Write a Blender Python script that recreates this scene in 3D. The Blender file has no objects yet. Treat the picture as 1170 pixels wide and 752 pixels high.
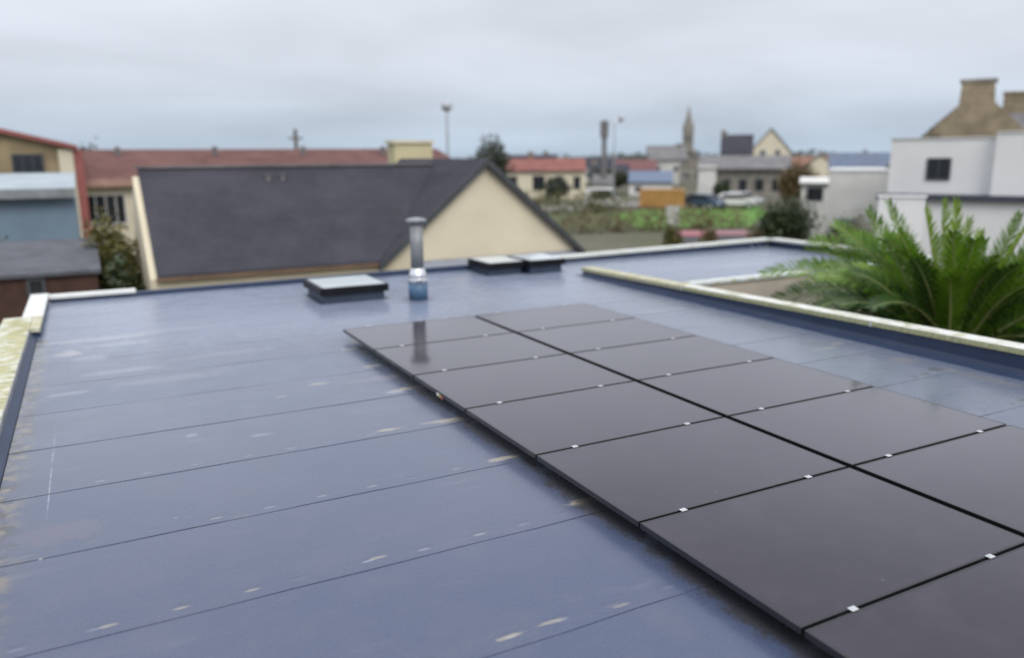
import bpy, bmesh, math, random
from mathutils import Vector, Matrix
random.seed(7)
sc = bpy.context.scene
COL = sc.collection
# ------------------------------------------------------------------ camera
CAM_Z = 2.0945
PITCH, YAW, ROLL = .213458, .482908, -.007876
cp, sp, cyw, syw = math.cos(PITCH), math.sin(PITCH), math.cos(YAW), math.sin(YAW)
Fv = Vector((syw*cp, cyw*cp, -sp)); R0 = Vector((cyw, -syw, 0)); U0 = R0.cross(Fv)
Rv = R0*math.cos(ROLL) + U0*math.sin(ROLL); Uv = -R0*math.sin(ROLL) + U0*math.cos(ROLL)
cam = bpy.data.cameras.new("camera"); co = bpy.data.objects.new("camera", cam); COL.objects.link(co)
M = Matrix((Rv, Uv, -Fv)).transposed().to_4x4(); M.translation = (0, 0, CAM_Z); co.matrix_world = M
cam.sensor_width = 36; cam.lens = 911.976/1170*36; cam.clip_start = .05; cam.clip_end = 6000
cam.dof.use_dof = True; cam.dof.focus_distance = 4.7; cam.dof.aperture_fstop = cam.lens/38.0
sc.camera = co
# ------------------------------------------------------------------ view
sc.view_settings.view_transform = 'Standard'; sc.view_settings.look = 'None'
sc.view_settings.exposure = 0.0; sc.view_settings.gamma = 1
try: sc.view_settings.use_curve_mapping = False
except Exception: pass
sc.cycles.use_denoising = True
sc.cycles.max_bounces = 6; sc.cycles.diffuse_bounces = 3; sc.cycles.glossy_bounces = 3
# ------------------------------------------------------------------ world : overcast
W = bpy.data.worlds.new("World"); sc.world = W; W.use_nodes = True
SUN_EL, SUN_ROT = math.radians(40), math.radians(186)
def build_world():
    nt = W.node_tree; N = nt.nodes; L = nt.links; N.clear()
    out = N.new('ShaderNodeOutputWorld'); bg = N.new('ShaderNodeBackground'); bg.inputs['Strength'].default_value = .1
    sky = N.new('ShaderNodeTexSky'); sky.sky_type = 'NISHITA'; sky.sun_disc = False
    sky.sun_elevation = SUN_EL; sky.sun_rotation = SUN_ROT
    tc = N.new('ShaderNodeTexCoord'); sx = N.new('ShaderNodeSeparateXYZ'); L.new(tc.outputs['Generated'], sx.inputs[0])
    def m(op, a, b=None):
        n = N.new('ShaderNodeMath'); n.operation = op
        for i, v in enumerate((a, b)):
            if v is None: continue
            if isinstance(v, (int, float)): n.inputs[i].default_value = v
            else: L.new(v, n.inputs[i])
        return n.outputs[0]
    z = m('MAXIMUM', sx.outputs[2], 0.0)
    den = m('ADD', z, .16)
    u = m('DIVIDE', sx.outputs[0], den); v = m('DIVIDE', sx.outputs[1], den)
    cb = N.new('ShaderNodeCombineXYZ'); L.new(u, cb.inputs[0]); L.new(v, cb.inputs[1])
    no = N.new('ShaderNodeTexNoise'); no.inputs['Scale'].default_value = .62; no.inputs['Detail'].default_value = 5; no.inputs['Roughness'].default_value = .5
    no.inputs['Distortion'].default_value = .35
    L.new(cb.outputs[0], no.inputs['Vector'])
    gr = N.new('ShaderNodeValToRGB'); e = gr.color_ramp
    e.elements[0].position = 0.0; e.elements[0].color = (.46, .565, .69, 1)
    e.elements[1].position = 1.0; e.elements[1].color = (2.4, 2.42, 2.47, 1)
    for p, c in ((.045, (.52, .595, .70)), (.10, (.67, .715, .80)), (.16, (.76, .80, .88)), (.27, (.79, .83, .92)), (.45, (.70, .74, .84)), (.65, (.82, .86, .96))):
        q = e.elements.new(p); q.color = (*c, 1)
    L.new(z, gr.inputs[0])
    mr = N.new('ShaderNodeMapRange'); mr.inputs[1].default_value = .3; mr.inputs[2].default_value = .7; mr.inputs[3].default_value = .83; mr.inputs[4].default_value = 1.13
    L.new(no.outputs[0], mr.inputs[0])
    vm = N.new('ShaderNodeVectorMath'); vm.operation = 'SCALE'; L.new(gr.outputs[0], vm.inputs[0])
    fac10 = m('MULTIPLY', mr.outputs[0], 10.6); L.new(fac10, vm.inputs['Scale'])
    mx = N.new('ShaderNodeMix'); mx.data_type = 'RGBA'; mx.inputs[0].default_value = .94
    L.new(sky.outputs[0], mx.inputs[6]); L.new(vm.outputs[0], mx.inputs[7])
    L.new(mx.outputs[2], bg.inputs['Color']); L.new(bg.outputs[0], out.inputs[0])
build_world()
sl = bpy.data.lights.new("sun", 'SUN'); sl.energy = 1.5; sl.angle = math.radians(28); sl.color = (1, .96, .9)
so = bpy.data.objects.new("sun", sl); COL.objects.link(so)
so.rotation_euler = (math.pi/2-SUN_EL, 0, math.pi - SUN_ROT)

# ------------------------------------------------------------------ material helpers
class NG:
    def __init__(s, name):
        s.m = bpy.data.materials.new(name); s.m.use_nodes = True; s.nt = s.m.node_tree; s.N = s.nt.nodes; s.L = s.nt.links
        s.b = s.N['Principled BSDF']; s.tc = s.N.new('ShaderNodeTexCoord')
        s.obj = s.tc.outputs['Object']
    def set(s, sock, v):
        if isinstance(v, (int, float)): sock.default_value = v
        elif isinstance(v, tuple): sock.default_value = v if len(v) == len(sock.default_value) else (*v, 1)
        else: s.L.new(v, sock)
    def math(s, op, a, b=0.0, c=0.0, clamp=False):
        n = s.N.new('ShaderNodeMath'); n.operation = op; n.use_clamp = clamp
        for i, v in enumerate((a, b, c)): s.set(n.inputs[i], v)
        return n.outputs[0]
    def xyz(s, v=None):
        n = s.N.new('ShaderNodeSeparateXYZ'); s.L.new(v or s.obj, n.inputs[0]); return n.outputs
    def comb(s, x, y, z):
        n = s.N.new('ShaderNodeCombineXYZ')
        for i, v in enumerate((x, y, z)): s.set(n.inputs[i], v)
        return n.outputs[0]
    def mapping(s, scale=(1, 1, 1), loc=(0, 0, 0), rot=(0, 0, 0), v=None):
        n = s.N.new('ShaderNodeMapping'); n.inputs['Scale'].default_value = scale; n.inputs['Location'].default_value = loc; n.inputs['Rotation'].default_value = rot
        s.L.new(v or s.obj, n.inputs[0]); return n.outputs[0]
    def noise(s, scale, detail=4, rough=.55, v=None, dist=0, color=False):
        n = s.N.new('ShaderNodeTexNoise'); n.inputs['Scale'].default_value = scale; n.inputs['Detail'].default_value = detail
        n.inputs['Roughness'].default_value = rough; n.inputs['Distortion'].default_value = dist
        s.L.new(v or s.obj, n.inputs['Vector']); return n.outputs[1 if color else 0]
    def ramp(s, v, lo, hi, a=0.0, b=1.0, smooth=True):
        n = s.N.new('ShaderNodeMapRange'); n.interpolation_type = 'SMOOTHSTEP' if smooth else 'LINEAR'
        s.L.new(v, n.inputs[0]); n.inputs[1].default_value = lo; n.inputs[2].default_value = hi; n.inputs[3].default_value = a; n.inputs[4].default_value = b
        return n.outputs[0]
    def mix(s, f, a, b):
        n = s.N.new('ShaderNodeMix'); n.data_type = 'RGBA'; s.set(n.inputs[0], f); s.set(n.inputs[6], a); s.set(n.inputs[7], b); return n.outputs[2]
    def bump(s, h, strength=.3, dist=.01):
        n = s.N.new('ShaderNodeBump'); n.inputs['Strength'].default_value = strength; n.inputs['Distance'].default_value = dist
        s.L.new(h, n.inputs['Height']); s.L.new(n.outputs[0], s.b.inputs['Normal'])
    def out(s, col=None, rough=None, metal=None, spec=None):
        if col is not None: s.set(s.b.inputs['Base Color'], col)
        if rough is not None: s.set(s.b.inputs['Roughness'], rough)
        if metal is not None: s.set(s.b.inputs['Metallic'], metal)
        if spec is not None: s.set(s.b.inputs['Specular IOR Level'], spec)
        return s.m
def simple(name, c, rough=.7, var=.18, scale=3, metal=0, spec=.5, bump=0, bscale=40):
    g = NG(name); n = g.noise(scale, 5)
    dark = tuple(x*(1-var) for x in c); lite = tuple(min(1, x*(1+var)) for x in c)
    if bump: g.bump(g.noise(bscale, 4), bump, .02)
    return g.out(g.mix(g.ramp(n, .3, .7), dark, lite), rough, metal, spec)

# ---- roofing membrane
SEAM0, PITCHY = 3.70, .955
def m_membrane():
    g = NG('grey_blue_roof_membrane'); X, Y, Z = g.xyz()
    big = g.noise(.55, 4, .55); med = g.noise(2.6, 5, .6); fine = g.noise(60, 3, .6)
    col = g.mix(g.ramp(big, .3, .7), (.048, .068, .130), (.068, .084, .142))
    col = g.mix(g.math('MULTIPLY', g.ramp(med, .45, .75), .35), col, (.105, .112, .150))
    # each roll of membrane slightly different
    t = g.math('DIVIDE', g.math('SUBTRACT', Y, SEAM0), PITCHY)
    row = g.math('FLOOR', t); fr = g.math('FRACT', t)
    wn = g.N.new('ShaderNodeTexWhiteNoise'); wn.noise_dimensions = '1D'; g.L.new(row, wn.inputs['W'])
    col = g.mix(g.math('MULTIPLY', wn.outputs[0], .18), col, (.12, .115, .15))
    # fine weathering, stretched along the rolls
    stre = g.noise(1.0, 6, .65, v=g.mapping((1.3, 7, 1)))
    col = g.mix(g.ramp(stre, .56, .8, 0, .28), col, (.22, .22, .25))
    # dark dirt in the welded edge
    wob = g.math('MULTIPLY', g.math('SUBTRACT', g.noise(3.2, 3), .5), .016)
    dS = g.math('ABSOLUTE', g.math('ADD', g.math('SUBTRACT', g.math('MULTIPLY', fr, PITCHY), .003), wob))
    line = g.ramp(dS, .002, .0065, 1, 0)
    line = g.math('MULTIPLY', line, g.math('MULTIPLY', g.ramp(g.noise(.9, 4, .6, v=g.mapping((1, 3, 1))), .38, .6, .12, 1), g.ramp(Y, 6.8, 9.5, 1, .45)))
    # plate bumps with dirt beside each lap, and painted shade behind each bump
    sx = g.math('DIVIDE', X, .315); cell = g.math('FLOOR', sx)
    wn2 = g.N.new('ShaderNodeTexWhiteNoise'); wn2.noise_dimensions = '2D'; g.L.new(g.comb(cell, row, 0.0), wn2.inputs['Vector'])
    rnd = wn2.outputs[0]; rc = g.xyz(wn2.outputs[1])
    cx = g.math('SUBTRACT', g.math('FRACT', sx), g.math('ADD', .35, g.math('MULTIPLY', rnd, .3)))
    dx = g.math('MULTIPLY', cx, .315)
    dy = g.math('SUBTRACT', g.math('MULTIPLY', fr, PITCHY), g.math('ADD', .065, g.math('MULTIPLY', rc[1], .025)))
    nz = g.math('MULTIPLY', g.math('SUBTRACT', g.noise(22, 3), .5), .9)
    d = g.math('SQRT', g.math('ADD', g.math('POWER', g.math('DIVIDE', dx, .045), 2.0), g.math('POWER', g.math('DIVIDE', dy, .012), 2.0)))
    dn = g.math('ADD', d, nz)
    near = g.ramp(Y, 5.2, 7.6, 1, .15)
    spot = g.math('MULTIPLY', g.math('MULTIPLY', g.ramp(dn, .45, 1.15, 1, 0), g.ramp(rc[0], .2, .7, .15, 1)), near)
    tint = g.mix(g.ramp(rc[2], .7, .85), (.40, .42, .47), (.44, .39, .31))
    col = g.mix(g.math('MULTIPLY', spot, .42), col, tint)
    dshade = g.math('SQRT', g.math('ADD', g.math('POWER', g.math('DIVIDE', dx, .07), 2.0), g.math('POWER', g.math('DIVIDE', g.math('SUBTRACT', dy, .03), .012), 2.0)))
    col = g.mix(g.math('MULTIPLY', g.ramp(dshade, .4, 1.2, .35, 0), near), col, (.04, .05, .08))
    col = g.mix(g.math('MULTIPLY', line, .85), col, (.022, .027, .042))
    # stains with their own shape, plus painted shade along the panels: x, y, rx, ry, colour, strength
    SP = g.math('ADD', g.math('MULTIPLY', g.noise(7, 5, .65), .6), g.math('MULTIPLY', g.noise(34, 4, .7), .4))
    def stain_or_shade(col, x, y, rx, ry, c, k, edge=1.0):
        a = g.math('DIVIDE', g.math('SUBTRACT', X, x), rx); b = g.math('DIVIDE', g.math('SUBTRACT', Y, y), ry)
        dd = g.math('SQRT', g.math('ADD', g.math('MULTIPLY', a, a), g.math('MULTIPLY', b, b)))
        dd = g.math('ADD', dd, g.math('MULTIPLY', g.math('SUBTRACT', SP, .5), 2.6*edge))
        return g.mix(g.ramp(dd, .55, 1.1, k, 0), col, c)
    W_ = (.30, .31, .35); T_ = (.36, .32, .25); D_ = (.05, .05, .045)
    for s in ((3.2, 12.4, 7.5, 3.4, (.17, .20, .29), .8, .5), (6.9, 7.0, 1.0, 5.0, (.13, .15, .20), .55, .5), (12, 12, 4, 3, (.16, .19, .27), .6, .4), (-.05, 10.5, .75, .12, W_, .75), (.7, 10.65, .8, .06, W_, .55), (.15, 10.1, .45, .09, W_, .65), (-.35, 9.85, .16, .16, (.34, .33, .34), .8), (-.15, 9.5, .22, .14, W_, .45),
              (.10, 8.75, .45, .10, W_, .4), (-.32, 8.1, .22, .07, W_, .45), (1.15, 9.0, .6, .09, W_, .22), (.5, 8.2, .5, .14, (.2, .2, .23), .4), (2.4, 7.2, .45, .10, (.25, .22, .25), .3),
              (1.75, 7.3, .12, .035, T_, .6), (1.9, 5.73, .12, .03, T_, .8), (2.35, 5.73, .2, .03, T_, .7), (2.5, 6.75, .16, .04, T_, .6), (2.3, 6.68, .10, .05, W_, .7), (2.45, 4.75, .2, .035, T_, .8), (2.52, 3.88, .13, .05, T_, .85), (2.42, 5.70, .14, .05, T_, .6), (2.40, 6.72, .14, .05, T_, .6), (2.42, 7.68, .14, .05, T_, .6), (2.42, 8.5, .12, .05, T_, .55), (2.56, 5.2, .13, .8, (.04, .037, .032), .8), (2.56, 3.9, .13, .8, (.04, .037, .032), .8), (2.56, 6.7, .12, .9, (.04, .037, .032), .8), (2.56, 2.5, .13, .9, (.04, .037, .032), .8), (2.56, 8.1, .1, .7, (.04, .037, .032), .7),  # near-black ones by the panels' left edge: debris, darkened as painted shade
              (1.45, 2.83, .08, .018, T_, .55), (1.68, 2.84, .085, .015, T_, .55), (2.05, 2.8, .06, .014, T_, .4), (-.12, 3.78, .05, .014, T_, .55), (1.17, 3.80, .06, .014, T_, .5),
              (7.25, 4.80, .10, .07, D_, .9), (7.0, 4.75, .07, .035, D_, .85), (6.83, 4.72, .05, .022, D_, .9), (6.78, 3.78, .05, .022, D_, .9), (6.95, 3.80, .06, .03, D_, .9),
              (7.3, 6.05, .14, .05, T_, .5), (7.0, 5.95, .28, .03, T_, .5), (7.34, 6.78, .05, .04, D_, .85), (7.12, 7.66, .05, .04, D_, .8), (7.42, 9.7, .06, .06, D_, .7),
              (7.3, 5.2, .16, .12, (.2, .17, .13), .5), (7.35, 4.4, .10, .5, (.2, .18, .15), .4), (7.35, 7.2, .10, .7, (.17, .16, .14), .35), (4.6, 10.4, .4, .06, T_, .3), (6.9, 8.6, .5, .06, T_, .25), (11.0, 11.5, .9, .25, W_, .4),
              (.52, 6.35, .05, .03, W_, .6), (1.35, 7.05, .05, .02, T_, .5), (1.0, 6.1, .09, .03, W_, .4), (-.38, 4.95, .3, .16, (.15, .12, .14), .35)):
        col = stain_or_shade(col, *s)
    # chalk line drawn on the sheet
    lx = g.math('ABSOLUTE', g.math('ADD', X, g.math('MULTIPLY', g.math('SUBTRACT', Y, 5.3), -.02)))
    lx = g.math('ABSOLUTE', g.math('ADD', X, .415))
    chalk = g.math('MULTIPLY', g.ramp(lx, .002, .006, 1, 0), g.math('MULTIPLY', g.ramp(Y, 5.15, 5.3), g.ramp(Y, 6.7, 7.1, 1, 0)))
    chalk = g.math('MULTIPLY', chalk, g.ramp(g.noise(9, 3), (.35), .6, .08, .5))
    col = g.mix(chalk, col, (.45, .46, .5))
    # brown silt along the left upstand
    ed = g.math('ADD', g.math('SUBTRACT', X, -.70), g.math('MULTIPLY', g.math('SUBTRACT', g.noise(5.5, 4, .6), .5), .26))
    silt = g.math('MULTIPLY', g.ramp(ed, .04, .20, 1, 0), g.ramp(Y, 10.7, 10.9, 1, 0))
    col = g.mix(g.math('MULTIPLY', silt, g.ramp(g.noise(9, 3), .42, .58, .25, .95)), col, g.mix(g.ramp(g.noise(6, 2, v=g.mapping(loc=(3, 1, 0))), .45, .55), (.055, .05, .045), (.19, .16, .11)))
    # small specks
    vo = g.N.new('ShaderNodeTexVoronoi'); vo.inputs['Scale'].default_value = 3.2; g.L.new(g.obj, vo.inputs['Vector'])
    vc = g.xyz(vo.outputs['Color'])
    sp_ = g.math('MULTIPLY', g.ramp(vo.outputs['Distance'], .018, .05, 1, 0), g.math('GREATER_THAN', vc[0], .62))
    col = g.mix(g.math('MULTIPLY', sp_, .6), col, g.mix(vc[1], (.05, .05, .06), (.45, .43, .42)))
    col = g.mix(g.ramp(fine, .4, .75, 0, .12), col, (.2, .2, .23))
    h = g.math('ADD', g.math('MULTIPLY', g.noise(3.0, 3), .9), g.math('MULTIPLY', g.ramp(d, .1, 1.0, 1, 0), .35))
    h = g.math('ADD', h, g.math('MULTIPLY', fine, .006))
    g.bump(h, .16, .010)
    rough = g.math('ADD', g.ramp(med, .3, .7, .24, .32), g.math('MULTIPLY', spot, .3))
    g.b.inputs['Coat Weight'].default_value = .55; g.set(g.b.inputs['Coat Roughness'], g.ramp(med, .3, .7, .16, .25))
    g.b.inputs['Sheen Weight'].default_value = .8; g.b.inputs['Sheen Roughness'].default_value = .26; g.b.inputs['Sheen Tint'].default_value = (.80, .88, 1, 1)
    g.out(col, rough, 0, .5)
    return g.m
M_MEMB = m_membrane()
def m_upstand():
    g = NG('navy_membrane_upstand'); n = g.noise(2.2, 5)
    return g.out(g.mix(g.ramp(n, .3, .7), (.019, .034, .075), (.027, .045, .090)), .42, 0, .5)
M_UP = m_upstand()
def m_coping(name, amt, white=(.74, .75, .72), alg=(.40, .38, .15), side=None):
    g = NG(name); n = g.noise(2.4, 6, .65, v=g.mapping((2.2, 1.6, 2.2))); n2 = g.noise(14, 5, .7, v=g.mapping((.5, 1.6, 1)))
    base = g.mix(g.ramp(n2, .3, .7), tuple(x*.86 for x in white), white)
    f = g.math('ADD', n, g.math('MULTIPLY', g.math('SUBTRACT', n2, .5), .55))
    mask = g.ramp(f, .58-amt*.42, .90-amt*.42)
    if side is not None:      # algae on the vertical lip
        geo = g.N.new('ShaderNodeNewGeometry'); nz = g.xyz(geo.outputs['Normal'])[2]
        s = g.ramp(nz, .3, .7, side, 0); mask = g.math('MAXIMUM', mask, g.math('MULTIPLY', s, g.ramp(n2, .25, .5, .65, 1)))
    acol = g.mix(g.ramp(n2, .35, .65), alg, tuple(x*.5 for x in alg))
    spots = g.ramp(g.noise(30, 3, .6), .66, .72)
    c = g.mix(g.math('MULTIPLY', mask, .85), base, acol); c = g.mix(g.math('MULTIPLY', spots, .35), c, (.2, .2, .17))
    return g.out(c, .5, 0, .4)
M_COP_CLEAN = m_coping('white_coping_clean', .05)
M_COP_HEAVY = m_coping('white_coping_algae', .72, alg=(.46, .43, .13))
M_COP_R1 = m_coping('coping_yellowed_top', .95, alg=(.56, .52, .27), side=None)
M_COP_R2 = m_coping('coping_green_lip', .42, alg=(.40, .40, .12), side=.95)
M_COP_FAR = m_coping('coping_far', .25, white=(.68, .70, .66), alg=(.50, .50, .30))
M_COP_MID = m_coping('coping_wing', .45, white=(.62, .68, .70), alg=(.55, .52, .30))
M_RENDER = simple('beige_render', (.50, .44, .37), .9, .06, 1.5, bump=.2, bscale=80)
M_CREAM = simple('cream_render', (.66, .59, .44), .9, .07, .6)
M_CREAM2 = simple('pale_cream_render', (.66, .60, .46), .9, .07, .8)
M_CREAMY = simple('yellow_cream_render', (.56, .50, .31), .9, .06, 1)
M_WHITEW = simple('white_render', (.73, .73, .73), .9, .05, .6)
M_OFFW = simple('off_white_render', (.60, .60, .57), .9, .10, .8)
M_BLACK = simple('black_frame', (.006, .006, .008), .45, .2, 4, spec=.25)
M_STEEL = simple('stainless_steel', (.55, .56, .57), .32, .08, 5, metal=.9)
M_ALU = simple('bare_aluminium', (.82, .83, .84), .35, .05, 20, metal=.75)
M_BLUEP = simple('blue_painted_metal', (.07, .14, .23), .45, .1, 6)
M_RUBBER = simple('black_rubber', (.02, .02, .02), .7, .1)
M_DARKGL = simple('dark_window_glass', (.020, .024, .03), .08, .2, 1)
M_FRAMEW = simple('white_window_frame', (.7, .7, .7), .5, .03)
M_FRAMED = simple('dark_window_frame', (.06, .065, .075), .5, .03)
def m_slate(name, a, b, sx=3.2, sy=4.5):
    g = NG(name); br = g.N.new('ShaderNodeTexBrick'); br.offset = .5
    br.inputs['Scale'].default_value = 1; br.inputs['Brick Width'].default_value = .30; br.inputs['Row Height'].default_value = .2; br.inputs['Mortar Size'].default_value = .008
    br.inputs['Color1'].default_value = (*a, 1); br.inputs['Color2'].default_value = (*b, 1); br.inputs['Mortar'].default_value = tuple(x*.85 for x in a)+(1,)
    X, Y, Z = g.xyz(); g.L.new(g.comb(g.math('ADD', X, g.math('MULTIPLY', Y, .0)), g.math('MULTIPLY', Z, 1.35), 0.0), br.inputs['Vector'])
    n = g.noise(.7, 5, .6); n2 = g.noise(2.5, 5, .65, v=g.mapping((1, 1, .35)))
    c = g.mix(g.ramp(n, .35, .7, 0, .55), br.outputs[0], tuple(x*1.5 for x in b)); c = g.mix(g.ramp(n2, .5, .8, 0, .4), c, tuple(x*.6 for x in a))
    return g.out(c, .8, 0, .2)
M_SLATE = m_slate('dark_slate', (.038, .038, .050), (.045, .044, .056))
M_SLATE2 = m_slate('grey_slate', (.13, .13, .14), (.17, .165, .165))
M_REDTILE = m_slate('red_tile', (.19, .075, .065), (.22, .095, .08))
M_REDSHEET = m_slate('weathered_red_sheet', (.105, .05, .045), (.135, .068, .06))
M_BROWNTILE = m_slate('brown_tile', (.19, .10, .07), (.23, .13, .1))
def m_stone(name, a, b):
    g = NG(name); v = g.N.new('ShaderNodeTexVoronoi'); v.inputs['Scale'].default_value = 2.6; g.L.new(g.obj, v.inputs['Vector'])
    c = g.mix(g.xyz(v.outputs['Color'])[0], a, b); c = g.mix(g.ramp(g.noise(1.2, 5), .4, .7, 0, .5), c, tuple(x*.6 for x in a))
    return g.out(c, .95)
M_STONE = m_stone('brown_granite', (.25, .20, .135), (.33, .27, .18))
M_STONE2 = m_stone('grey_granite', (.20, .19, .165), (.30, .28, .24))
M_BRICKBR = simple('brown_timber_cladding', (.06, .028, .02), .8, .25, 3)
M_TAN = simple('tan_cladding', (.28, .22, .13), .85, .25, 1.2)
M_REDTRIM = simple('red_trim', (.28, .085, .075), .6, .1)
M_BLUEGR = simple('blue_grey_sheet', (.17, .24, .31), .5, .08, 1)
M_LTGREY = simple('light_grey_sheet', (.36, .42, .46), .5, .12, 1)
M_BARK = simple('bark', (.10, .07, .045), .95, .3, 6, bump=.5)
def m_leaf(name, a, b, rough=.5, trans=0):
    g = NG(name); n = g.noise(1.6, 3); oi = g.N.new('ShaderNodeNewGeometry')
    f = g.math('ADD', g.math('MULTIPLY', g.ramp(n, .3, .7), .5), g.math('MULTIPLY', oi.outputs['Random Per Island'], .5))
    g.out(g.mix(f, a, b), rough)
    if trans:
        tr = g.N.new('ShaderNodeBsdfTranslucent'); g.L.new(g.mix(f, tuple(x*1.2 for x in a), tuple(x*1.5 for x in b)), tr.inputs[0])
        ms = g.N.new('ShaderNodeMixShader'); ms.inputs[0].default_value = trans
        o = g.N['Material Output']; g.L.new(g.b.outputs[0], ms.inputs[1]); g.L.new(tr.outputs[0], ms.inputs[2]); g.L.new(ms.outputs[0], o.inputs[0])
    return g.m
M_BUSHD = m_leaf('dark_leaves', (.018, .030, .012), (.05, .075, .022))
M_BUSHO = m_leaf('olive_leaves', (.045, .045, .012), (.15, .14, .03))
M_BUSHB = m_leaf('russet_leaves', (.09, .06, .03), (.17, .12, .05))
M_TREEF = m_leaf('far_tree_leaves', (.03, .04, .03), (.07, .08, .05))
# ------------------------------------------------------------------ mesh helpers
class MB:
    def __init__(s): s.bm = bmesh.new()
    def box(s, x0, x1, y0, y1, z0, z1):
        v = [s.bm.verts.new((x, y, z)) for z in (z0, z1) for y in (y0, y1) for x in (x0, x1)]
        for f in ((0, 2, 3, 1), (4, 5, 7, 6), (0, 1, 5, 4), (2, 6, 7, 3), (0, 4, 6, 2), (1, 3, 7, 5)): s.bm.faces.new([v[i] for i in f])
        return s
    def poly(s, pts): s.bm.faces.new([s.bm.verts.new(p) for p in pts]); return s
    def prism(s, prof, axis, a, b):
        """prof: 2D points; axis 'x': (y,z) extruded in x; 'y': (x,z) extruded in y; 'z': (x,y) extruded in z"""
        def P(p, t): return {'x': (t, p[0], p[1]), 'y': (p[0], t, p[1]), 'z': (p[0], p[1], t)}[axis]
        v0 = [s.bm.verts.new(P(p, a)) for p in prof]; v1 = [s.bm.verts.new(P(p, b)) for p in prof]; n = len(prof)
        s.bm.faces.new(v0); s.bm.faces.new(v1[::-1])
        for i in range(n): s.bm.faces.new((v0[i], v1[i], v1[(i+1) % n], v0[(i+1) % n]))
        return s
    def lathe(s, prof, cx=0, cy=0, seg=24):
        rings = []
        for r, z in prof: rings.append([s.bm.verts.new((cx+max(r, .0005)*math.cos(2*math.pi*i/seg), cy+max(r, .0005)*math.sin(2*math.pi*i/seg), z)) for i in range(seg)])
        for a, b in zip(rings, rings[1:]):
            for i in range(seg): s.bm.faces.new((a[i], a[(i+1) % seg], b[(i+1) % seg], b[i]))
        s.bm.faces.new(rings[0][::-1]); s.bm.faces.new(rings[-1]); return s
    def tube(s, pts, rad, seg=8):
        rings = []; pts = [Vector(p) for p in pts]
        for i, p in enumerate(pts):
            t = (pts[min(i+1, len(pts)-1)]-pts[max(i-1, 0)]).normalized(); a = t.orthogonal().normalized()
            if rings and abs(t.z) < .99: a = t.cross(Vector((0, 0, 1))).normalized()
            elif not rings and abs(t.z) < .99: a = t.cross(Vector((0, 0, 1))).normalized()
            b = t.cross(a); r = rad[i] if isinstance(rad, (list, tuple)) else rad
            rings.append([s.bm.verts.new(p+a*r*math.cos(2*math.pi*k/seg)+b*r*math.sin(2*math.pi*k/seg)) for k in range(seg)])
        for a, b in zip(rings, rings[1:]):
            for i in range(seg): s.bm.faces.new((a[i], a[(i+1) % seg], b[(i+1) % seg], b[i]))
        s.bm.faces.new(rings[0][::-1]); s.bm.faces.new(rings[-1]); return s
    def build(s, name, mat, parent=None, bevel=0, smooth=False):
        bmesh.ops.recalc_face_normals(s.bm, faces=s.bm.faces)
        me = bpy.data.meshes.new(name); s.bm.to_mesh(me); s.bm.free()
        if smooth:
            for p in me.polygons: p.use_smooth = True
        me.materials.append(mat); o = bpy.data.objects.new(name, me); COL.objects.link(o)
        if parent: o.parent = parent
        if bevel:
            b = o.modifiers.new('bevel', 'BEVEL'); b.width = bevel; b.segments = 2; b.limit_method = 'ANGLE'
        return o
def tag(o, label, cat, group=None, kind=None):
    if label: o['label'] = label
    if cat: o['category'] = cat
    if group: o['group'] = group
    if kind: o['kind'] = kind
    return o
def empty(name, loc=(0, 0, 0), rz=0, label=None, cat=None, group=None):
    o = bpy.data.objects.new(name, None); COL.objects.link(o); o.location = loc; o.rotation_euler = (0, 0, rz); o.empty_display_size = .2
    return tag(o, label, cat, group)
GZ = -3.2
# ------------------------------------------------------------------ ground
def m_ground():
    g = NG('rough_ground'); n = g.noise(.06, 5); n2 = g.noise(.6, 5)
    c = g.mix(g.ramp(n, .4, .6), (.085, .085, .045), (.12, .115, .085)); c = g.mix(g.ramp(n2, .4, .7, 0, .5), c, (.06, .075, .03))
    return g.out(c, .95)
MB().poly([(-1500, -400, GZ), (2500, -400, GZ), (2500, 2500, GZ), (-1500, 2500, GZ)]).build('ground', m_ground())['kind'] = 'structure'
M_GRASS = simple('bright_grass', (.09, .20, .025), .9, .25, .3)
def sheet(name, pts, z, mat, label=None):
    o = MB().poly([(x, y, GZ+z) for x, y in pts]).build(name, mat); o['kind'] = 'structure'; return o
sheet('grass_field', [(35.5, 47.0), (43.2, 44.6), (54, 53), (61, 61.5), (48.4, 64.2), (41.5, 60)], .02, M_GRASS)
sheet('rough_field', [(27, 52.8), (35.4, 47.0), (41.4, 60), (48.3, 64.2), (37.5, 68.5)], .022, simple('dull_field_grass', (.075, .10, .035), .9, .3, .35))
sheet('grass_verge', [(20, 30), (30, 26), (36, 33), (27, 37)], .024, simple('dull_grass', (.10, .10, .05), .9, .3, .5))
sheet('road', [(30, 64.5), (59, 71.0), (74, 62), (76, 66), (59, 76), (28, 70)], .03, simple('pale_asphalt', (.20, .19, .18), .9, .15, .4))
sheet('path', [(45, 41.5), (72, 61), (71, 63.2), (44, 43)], .034, simple('gravel_path', (.30, .27, .22), .9, .15, .8))
# ------------------------------------------------------------------ our building
B = empty('flat_roof_building', (0, 0, GZ), 0, 'flat roofed building with grey blue membrane roof under the solar panels', 'building')
def bld(mb, name, mat, parent=B, **k):
    o = mb.build(name, mat, parent, **k)
    if parent is B: o.location.z = -GZ
    return o
Lp = [(-1.02, -3), (7.92, -3), (7.92, 9.34), (14.06, 9.34), (14.06, 13.78), (-.84, 13.78)]
bld(MB().prism(Lp, 'z', GZ, -.03), 'wall', M_RENDER)
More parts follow.
